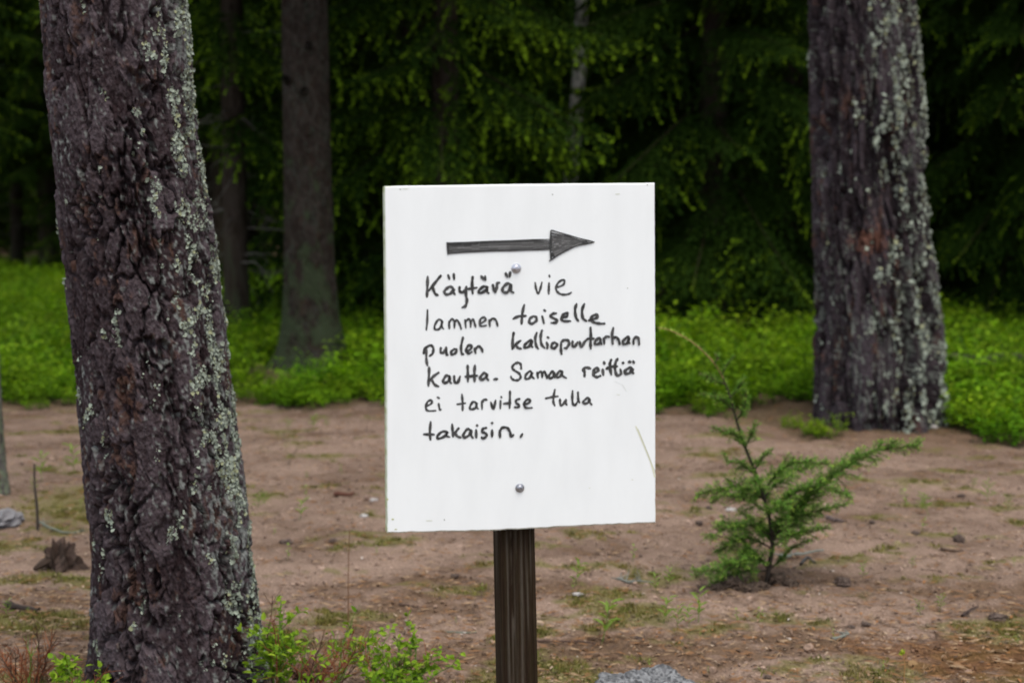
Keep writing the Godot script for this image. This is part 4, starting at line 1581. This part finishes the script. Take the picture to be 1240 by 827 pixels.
func shrub(px: float, py: float, w_px: float, h_px: float, stems: int, leafy: float, label: String, red: float, lean := 0.0, dz := 0.0) -> void:
	var base := gnd(px, minf(py, 840.0))
	base.z += dz
	base.y = height(base.x, base.z)
	var k := -base.z / F
	var h := h_px * k
	var w := w_px * k * 0.5
	var o := thing("bilberry_shrub", label, "shrub", base, "")
	var wood := Geo.new()
	var fol := Geo.new()
	for s in stems:
		var a := rnd(0, TAU)
		var foot := Vector3(cos(a) * w * rnd(0, 0.55), -0.01, sin(a) * w * rnd(0, 0.5))
		var out := Vector3(rnd(-1, 1) * w * 0.75 + lean * w, 0, rnd(-0.6, 0.6) * w)
		var hh := h * rnd(0.45, 1.0) * (1.0 - 0.35 * clampf(absf(out.x) / w, 0, 1))
		var tip := foot + out + Vector3(0, hh, 0)
		var mid := foot.lerp(tip, 0.5) + Vector3(0, hh * 0.12, 0) + rdir() * 0.012
		var green := rng.randf() > red
		var col := lin(0.10, 0.17, 0.03) if green else (lin(0.19, 0.065, 0.03) if rng.randf() < 0.7 else lin(0.08, 0.045, 0.03))
		var pts := catmull([foot, foot.lerp(mid, 0.5) + rdir() * 0.006, mid, mid.lerp(tip, 0.5) + rdir() * 0.008, tip], 2)
		var rad := []
		for i in pts.size():
			rad.append(lerpf(0.0021, 0.0007, float(i) / pts.size()))
		wood.tube(pts, rad, 4, col / 0.5)
		var twigs := 5 if green else 7
		for q in twigs:
			var i := 2 + rng.randi() % (pts.size() - 3)
			var b: Vector3 = pts[i]
			var d := (Vector3(out.x, 0, out.z).normalized() * 0.4 + rdir() * 0.8 + Vector3(0, 0.75, 0)).normalized()
			var tl := rnd(0.02, 0.06) * (h / 0.16)
			wood.tube([b, b + d * tl * 0.5 + rdir() * 0.003, b + d * tl], [0.0012, 0.0009, 0.0005], 3, col * rnd(0.8, 1.3) / 0.5)
			if green or rng.randf() < 0.12:
				for l in int(rnd(2, 6) * leafy):
					var lp := b + d * tl * rnd(0.3, 1.0)
					var ld := (rdir() * Vector3(1, 0.5, 1) + Vector3(0, 0.25, 0) + d * 0.3).normalized()
					var lc := lin(0.15, 0.28, 0.02).lerp(lin(0.30, 0.42, 0.035), rng.randf()) * rnd(0.75, 1.1) / 0.6
					leaf_blade(fol, lp, ld, (Vector3.UP + rdir() * 0.7).normalized(), rnd(0.014, 0.026), rnd(0.009, 0.015), lc)
		if green:
			for l in int(5 * leafy):
				var t := rnd(0.45, 1.0)
				var lp: Vector3 = pts[int(t * (pts.size() - 1))]
				var ld := (rdir() * Vector3(1, 0.5, 1) + Vector3(0, 0.3, 0)).normalized()
				leaf_blade(fol, lp, ld, (Vector3.UP + rdir() * 0.7).normalized(), rnd(0.015, 0.027), rnd(0.010, 0.016), lin(0.20, 0.35, 0.025) * rnd(0.7, 1.15) / 0.6)
	part("stems", mesh_of(wood, M.twig), o)
	if fol.v.size():
		part("leaves", mesh_of(fol, M.leaf), o)


func seedling_proto(kind: int) -> Array:
	var stem := Geo.new()
	var lf := Geo.new()
	var h := 0.1
	var top := Vector3(rnd(-0.015, 0.015), h, rnd(-0.015, 0.015))
	stem.tube([Vector3(0, -0.005, 0), top * 0.5 + Vector3(0.003, 0, 0), top], [0.0016, 0.0013, 0.0008], 4, lin(0.12, 0.16, 0.04) / 0.5)
	var n: int = [9, 6, 12][kind]
	for i in n:
		var t := lerpf(0.25, 1.0, float(i) / (n - 1))
		var a := i * 2.4 + rnd(-0.3, 0.3)
		var d := Vector3(cos(a), rnd(0.3, 1.0), sin(a)).normalized()
		var L: float = [0.055, 0.035, 0.06][kind] * rnd(0.7, 1.1) * (1.1 - 0.4 * t)
		var W: float = [0.010, 0.016, 0.005][kind]
		leaf_blade(lf, top * t, d, Vector3.UP, L, W, lin(0.19, 0.29, 0.05).lerp(lin(0.28, 0.38, 0.10), rng.randf()) / 0.6)
	return [mesh_of(stem, M.twig), mesh_of(lf, M.leaf)]


func make_seedlings() -> void:
	var protos := []
	for k in [0, 1, 2, 0, 1]:
		protos.append(seedling_proto(k))
	# foot pixel, height in pixels, kind
	var list := [[729, 779, 62, 0], [803, 757, 42, 0], [835, 760, 30, 3], [846, 757, 48, 0], [820, 762, 34, 2], [697, 716, 38, 3], [694, 722, 18, 1], [766, 689, 24, 1], [796, 722, 28, 0], [812, 716, 26, 0], [893, 757, 20, 1], [920, 760, 24, 1], [925, 752, 15, 1], [788, 808, 16, 1], [848, 773, 10, 1],
		[1098, 622, 26, 1], [1116, 626, 26, 2], [1125, 632, 30, 2], [1197, 610, 30, 2], [1222, 622, 20, 2], [1117, 655, 22, 1], [1046, 706, 22, 3], [1104, 698, 16, 2], [1116, 750, 22, 2], [1138, 745, 24, 2], [1232, 790, 16, 1], [1070, 818, 14, 1], [1157, 664, 14, 1],
		[378, 522, 22, 0], [350, 520, 16, 2], [396, 520, 14, 2], [413, 578, 14, 1], [371, 610, 20, 1], [372, 582, 10, 2], [362, 634, 30, 0], [312, 622, 26, 2], [322, 616, 20, 2], [348, 678, 22, 1], [332, 650, 12, 1], [456, 678, 12, 1], [665, 655, 22, 2], [693, 640, 14, 1],
		[50, 588, 40, 0], [42, 600, 20, 2], [91, 578, 42, 0], [97, 616, 14, 1], [7, 754, 24, 2], [33, 748, 10, 1], [585, 720, 12, 1], [552, 756, 10, 1], [858, 815, 10, 1], [918, 816, 10, 1], [670, 812, 12, 2], [1010, 780, 14, 1], [1180, 590, 14, 2], [980, 612, 10, 2], [1092, 602, 12, 2], [1228, 700, 14, 1]]
	for s in list:
		var p := gnd(s[0], minf(s[1], 822))
		var o := thing("seedling", "small green seedling with a few leaves sprouting from the sandy soil", "seedling", p, "seedlings on the soil", rnd(0, TAU))
		var pr: Array = protos[s[3]] if s[3] < 3 else protos[3]
		part("stem", pr[0], o)
		part("leaves", pr[1], o)
		var k: float = s[2] * -p.z / F / 0.12
		o.scale = Vector3(k, k, k)
		o.rotation.x = rnd(-0.15, 0.15)


func make_small_things() -> void:
	# shrubs round the leaning pine
	shrub(345, 842, 70, 128, 16, 1.25, "upright bilberry shrub with fresh green leaves against the lichened pine foot", 0.2, -0.05, 0.0)
	shrub(388, 838, 130, 100, 20, 0.5, "twiggy half bare bilberry shrub with red brown stems", 0.78, 0.25)
	shrub(472, 842, 140, 90, 26, 1.1, "spreading bright green bilberry shrub beside the sign post", 0.12, 0.1)
	shrub(112, 842, 90, 72, 12, 1.1, "small leafy bilberry shrub at the shaded side of the pine foot", 0.2, 0.1, 0.12)
	shrub(34, 842, 110, 92, 20, 0.1, "dry leafless shrub of thin rust coloured twigs", 0.97, 0.0)
	shrub(262, 850, 120, 40, 8, 0.9, "low bilberry sprigs in front of the pine foot", 0.2, 0.2, 0.26)
	# rotten wood lump at the pine foot
	stone(374, 822, 46, 0.5, "bark_piece", "rotten red brown bark piece under the twiggy shrub", "bark", lin(0.09, 0.04, 0.025), lin(0.15, 0.075, 0.05), "", 0.2)
	# granite boulder
	stone(792, 868, 150, 0.42, "boulder", "grey speckled boulder top beside the sign post", "rock", lin(0.06, 0.06, 0.065), lin(0.22, 0.22, 0.23), "", 0.3, true)
	# dry upright stems
	for s in [[421, 759, 423, 641, 0.0018, lin(0.17, 0.09, 0.05), "single thin dry brown stalk standing in the soil"], [45, 640, 41, 562, 0.006, lin(0.05, 0.04, 0.035), "dark dead twig stuck upright by the moss patch"], [1094, 842, 1095, 792, 0.0016, lin(0.30, 0.16, 0.06), "thin orange stalk with a yellow green bud"]]:
		var p := gnd(s[0], minf(s[1], 842))
		var t := at(s[2], s[3], -p.z) - p
		var g := Geo.new()
		var pts := catmull([Vector3(0, -0.02, 0), t * 0.35 + rdir() * 0.004, t * 0.7 + rdir() * 0.004, t], 4)
		var rad := []
		for i in pts.size():
			rad.append(s[4] * (1.0 - 0.5 * i / pts.size()) * rnd(0.9, 1.2))
		g.tube(pts, rad, 6, s[5] / 0.5)
		var o := thing("dry_stalk", s[6], "stalk", p)
		part("stem", mesh_of(g, M.twig), o)
		if s[0] == 1094:
			var lf := Geo.new()
			for k in 8:
				leaf_blade(lf, t, (rdir() + Vector3(0, 0.9, 0)).normalized(), rdir(), 0.014, 0.008, lin(0.36, 0.42, 0.05) / 0.6)
			part("bud", mesh_of(lf, M.leaf), o)
	# sticks
	stick([[48, 632], [62, 640], [80, 645], [98, 643]], 0.006, "stick", "lichen grown twig lying by the upright dead twig", "stick", lin(0.14, 0.15, 0.12), 0.0, "", 7)
	stick([[8, 740], [26, 743], [48, 746]], 0.011, "stick", "short dark stick lying near the rust coloured twigs", "stick", lin(0.04, 0.03, 0.026))
	stick([[944, 684], [965, 682], [997, 679]], 0.007, "stick", "grey lichened twig lying behind the sapling foot", "stick", lin(0.17, 0.18, 0.16), 0.004, "", 4)
	stick([[970, 690], [978, 684], [988, 690]], 0.006, "stick", "small dark crooked twig beside the grey lichened twig", "stick", lin(0.05, 0.05, 0.05))
	stick([[1002, 636], [1012, 639], [1022, 641]], 0.012, "stick", "thick short stick lying beyond the sapling's right branch", "stick", lin(0.10, 0.075, 0.07))
	stick([[749, 708], [762, 711], [776, 710]], 0.006, "stick", "blue green lichened twig lying near the sign board corner", "stick", lin(0.15, 0.155, 0.14), 0.0, "", 9)
	stick([[405, 606], [418, 607], [428, 605]], 0.011, "stick", "red brown curved bark strip lying on the open soil", "bark", lin(0.10, 0.045, 0.03))
	stick([[532, 766], [555, 767], [577, 766]], 0.0035, "stick", "thin green grey twig lying beside the sign post", "stick", lin(0.13, 0.15, 0.12))
	stick([[482, 734], [500, 736], [518, 738]], 0.003, "stick", "thin dark twig lying left of the sign post", "stick", lin(0.08, 0.05, 0.04))
	stick([[1166, 752], [1174, 747], [1184, 742]], 0.006, "stick", "dark slanted stick on the pale sand", "stick", lin(0.05, 0.035, 0.03))
	stick([[1139, 680], [1155, 682], [1168, 682]], 0.006, "stick", "brown twig lying behind the dark pebbles", "stick", lin(0.09, 0.06, 0.045))
	stick([[640, 776], [700, 778], [725, 782]], 0.0035, "stick", "long thin brown twig lying by the tall seedling", "stick", lin(0.08, 0.05, 0.04))
	stick([[1008, 783], [1020, 780], [1028, 775]], 0.006, "stick", "lichen covered twig lying on the mossy foreground", "stick", lin(0.15, 0.155, 0.135), 0.0, "", 5)
	stick([[350, 566], [352, 561], [360, 548]], 0.004, "stick", "small twig on the open soil beside the pine", "stick", lin(0.10, 0.07, 0.05))
	stick([[1150, 474, 0.16], [1195, 468, 0.15], [1256, 462, 0.14]], 0.06, "fallen_log", "dark fallen log lying in the bilberries beyond the lichened pine", "log", lin(0.035, 0.028, 0.024), 0.0, "", 6)
	# pebbles and clods
	for s in [[1022, 714, 20, 0.7], [1163, 669, 13, 0.85], [1110, 661, 11, 0.6], [1166, 604, 9, 0.6], [403, 661, 11, 0.6], [345, 660, 16, 0.45], [1057, 641, 8, 0.6], [1212, 758, 22, 0.4], [1050, 762, 12, 0.5], [1032, 765, 9, 0.5], [551, 705, 10, 0.6], [776, 774, 12, 0.4], [930, 823, 9, 0.6], [847, 646, 9, 0.6], [859, 627, 8, 0.5]]:
		stone(s[0], s[1], s[2], s[3], "clod", "dark brown clod lying on the open soil", "clod", lin(0.06, 0.04, 0.032), lin(0.12, 0.085, 0.07), "clods on the open soil", 0.2)
	for s in [[886, 630, 12, 0.5], [1132, 527, 9, 0.7], [440, 631, 10, 0.4], [452, 612, 9, 0.5], [700, 726, 13, 0.25]]:
		stone(s[0], s[1], s[2], s[3], "pebble", "pale grey pebble lying on the soil", "pebble", lin(0.32, 0.29, 0.28), lin(0.48, 0.45, 0.44), "pale pebbles", 0.25)
	stone(-2, 636, 46, 0.5, "pale_stone", "pale grey stone lying at the mossy trunk foot", "rock", lin(0.13, 0.12, 0.13), lin(0.22, 0.21, 0.22), "", 0.2)
	stone(338, 436, 56, 0.5, "earth_mound", "reddish brown mound of rotten wood beside the thick spruce foot", "mound", lin(0.05, 0.025, 0.016), lin(0.11, 0.05, 0.03), "", 0.2)
	# the broken stump piece
	var p := gnd(76, 688)
	var k := -p.z / F
	var g := Geo.new()
	var nu := 26
	var rows := 12
	var grid := []
	for j in rows + 1:
		var t := float(j) / rows
		var row := []
		for i in nu:
			var a := TAU * i / nu
			var r := lerpf(24.0, 15.0, t) * k * (1.0 + 0.28 * n_mid.get_noise_3d(cos(a) * 8.0, t * 1.5, sin(a) * 8.0) * 2.0 + 0.2 * n_fine.get_noise_3d(cos(a) * 14.0, t, sin(a) * 14.0))
			var top := (34.0 + 12.0 * n_fine.get_noise_2d(cos(a) * 12.0, sin(a) * 12.0 + 40.0) * 2.0) * k
			row.append(Vector3(cos(a) * r - 6.0 * k * t + 2.0 * k, top * t - 0.01, sin(a) * r * 0.8))
		grid.append(row)
	for j in rows:
		for i in nu:
			var m := (i + 1) % nu
			var f := clampf(0.5 + n_fine.get_noise_2d(i * 9.0, j * 1.5), 0, 1)
			g.quad(grid[j + 1][i], grid[j + 1][m], grid[j][m], grid[j][i], lin(0.035, 0.022, 0.017).lerp(lin(0.085, 0.058, 0.047), f) / 0.5)
	for i in nu:
		g.tri(Vector3(-2 * k, 27 * k, 0), grid[rows][(i + 1) % nu], grid[rows][i], lin(0.07, 0.045, 0.035) / 0.5)
	var o := thing("stump_piece", "broken dark stump piece with a root on the soil", "stump", p)
	part("wood", mesh_of(g, M.twig), o)
	g = Geo.new()
	g.tube(catmull([Vector3(-8 * k, 16 * k, 0.01), Vector3(-20 * k, 10 * k, 0.02), Vector3(-34 * k, 2 * k, 0.02)], 4), [0.02, 0.02, 0.019, 0.018, 0.017, 0.015, 0.012, 0.009, 0.006], 7, lin(0.06, 0.04, 0.03) / 0.5)
	part("root", mesh_of(g, M.twig), o)


func _ready() -> void:
	rng.seed = 20240611
	n_big.seed = 1
	n_big.frequency = 0.5
	n_mid.seed = 2
	n_mid.frequency = 1.0
	n_mid.noise_type = FastNoiseLite.TYPE_SIMPLEX_SMOOTH
	n_mid.fractal_octaves = 2
	n_fine.seed = 3
	n_fine.frequency = 1.0
	n_fine.noise_type = FastNoiseLite.TYPE_SIMPLEX_SMOOTH
	n_fine.fractal_octaves = 2
	make_view()
	make_materials()
	make_ground()
	print("ground ", Time.get_ticks_msec())
	make_forest()
	print("forest ", Time.get_ticks_msec())
	make_pines()
	print("pines ", Time.get_ticks_msec())
	make_carpet()
	print("carpet ", Time.get_ticks_msec())
	make_sign()
	make_sapling()
	print("sapling ", Time.get_ticks_msec())
	make_small_things()
	make_seedlings()
	make_litter()
	print("all ", Time.get_ticks_msec())
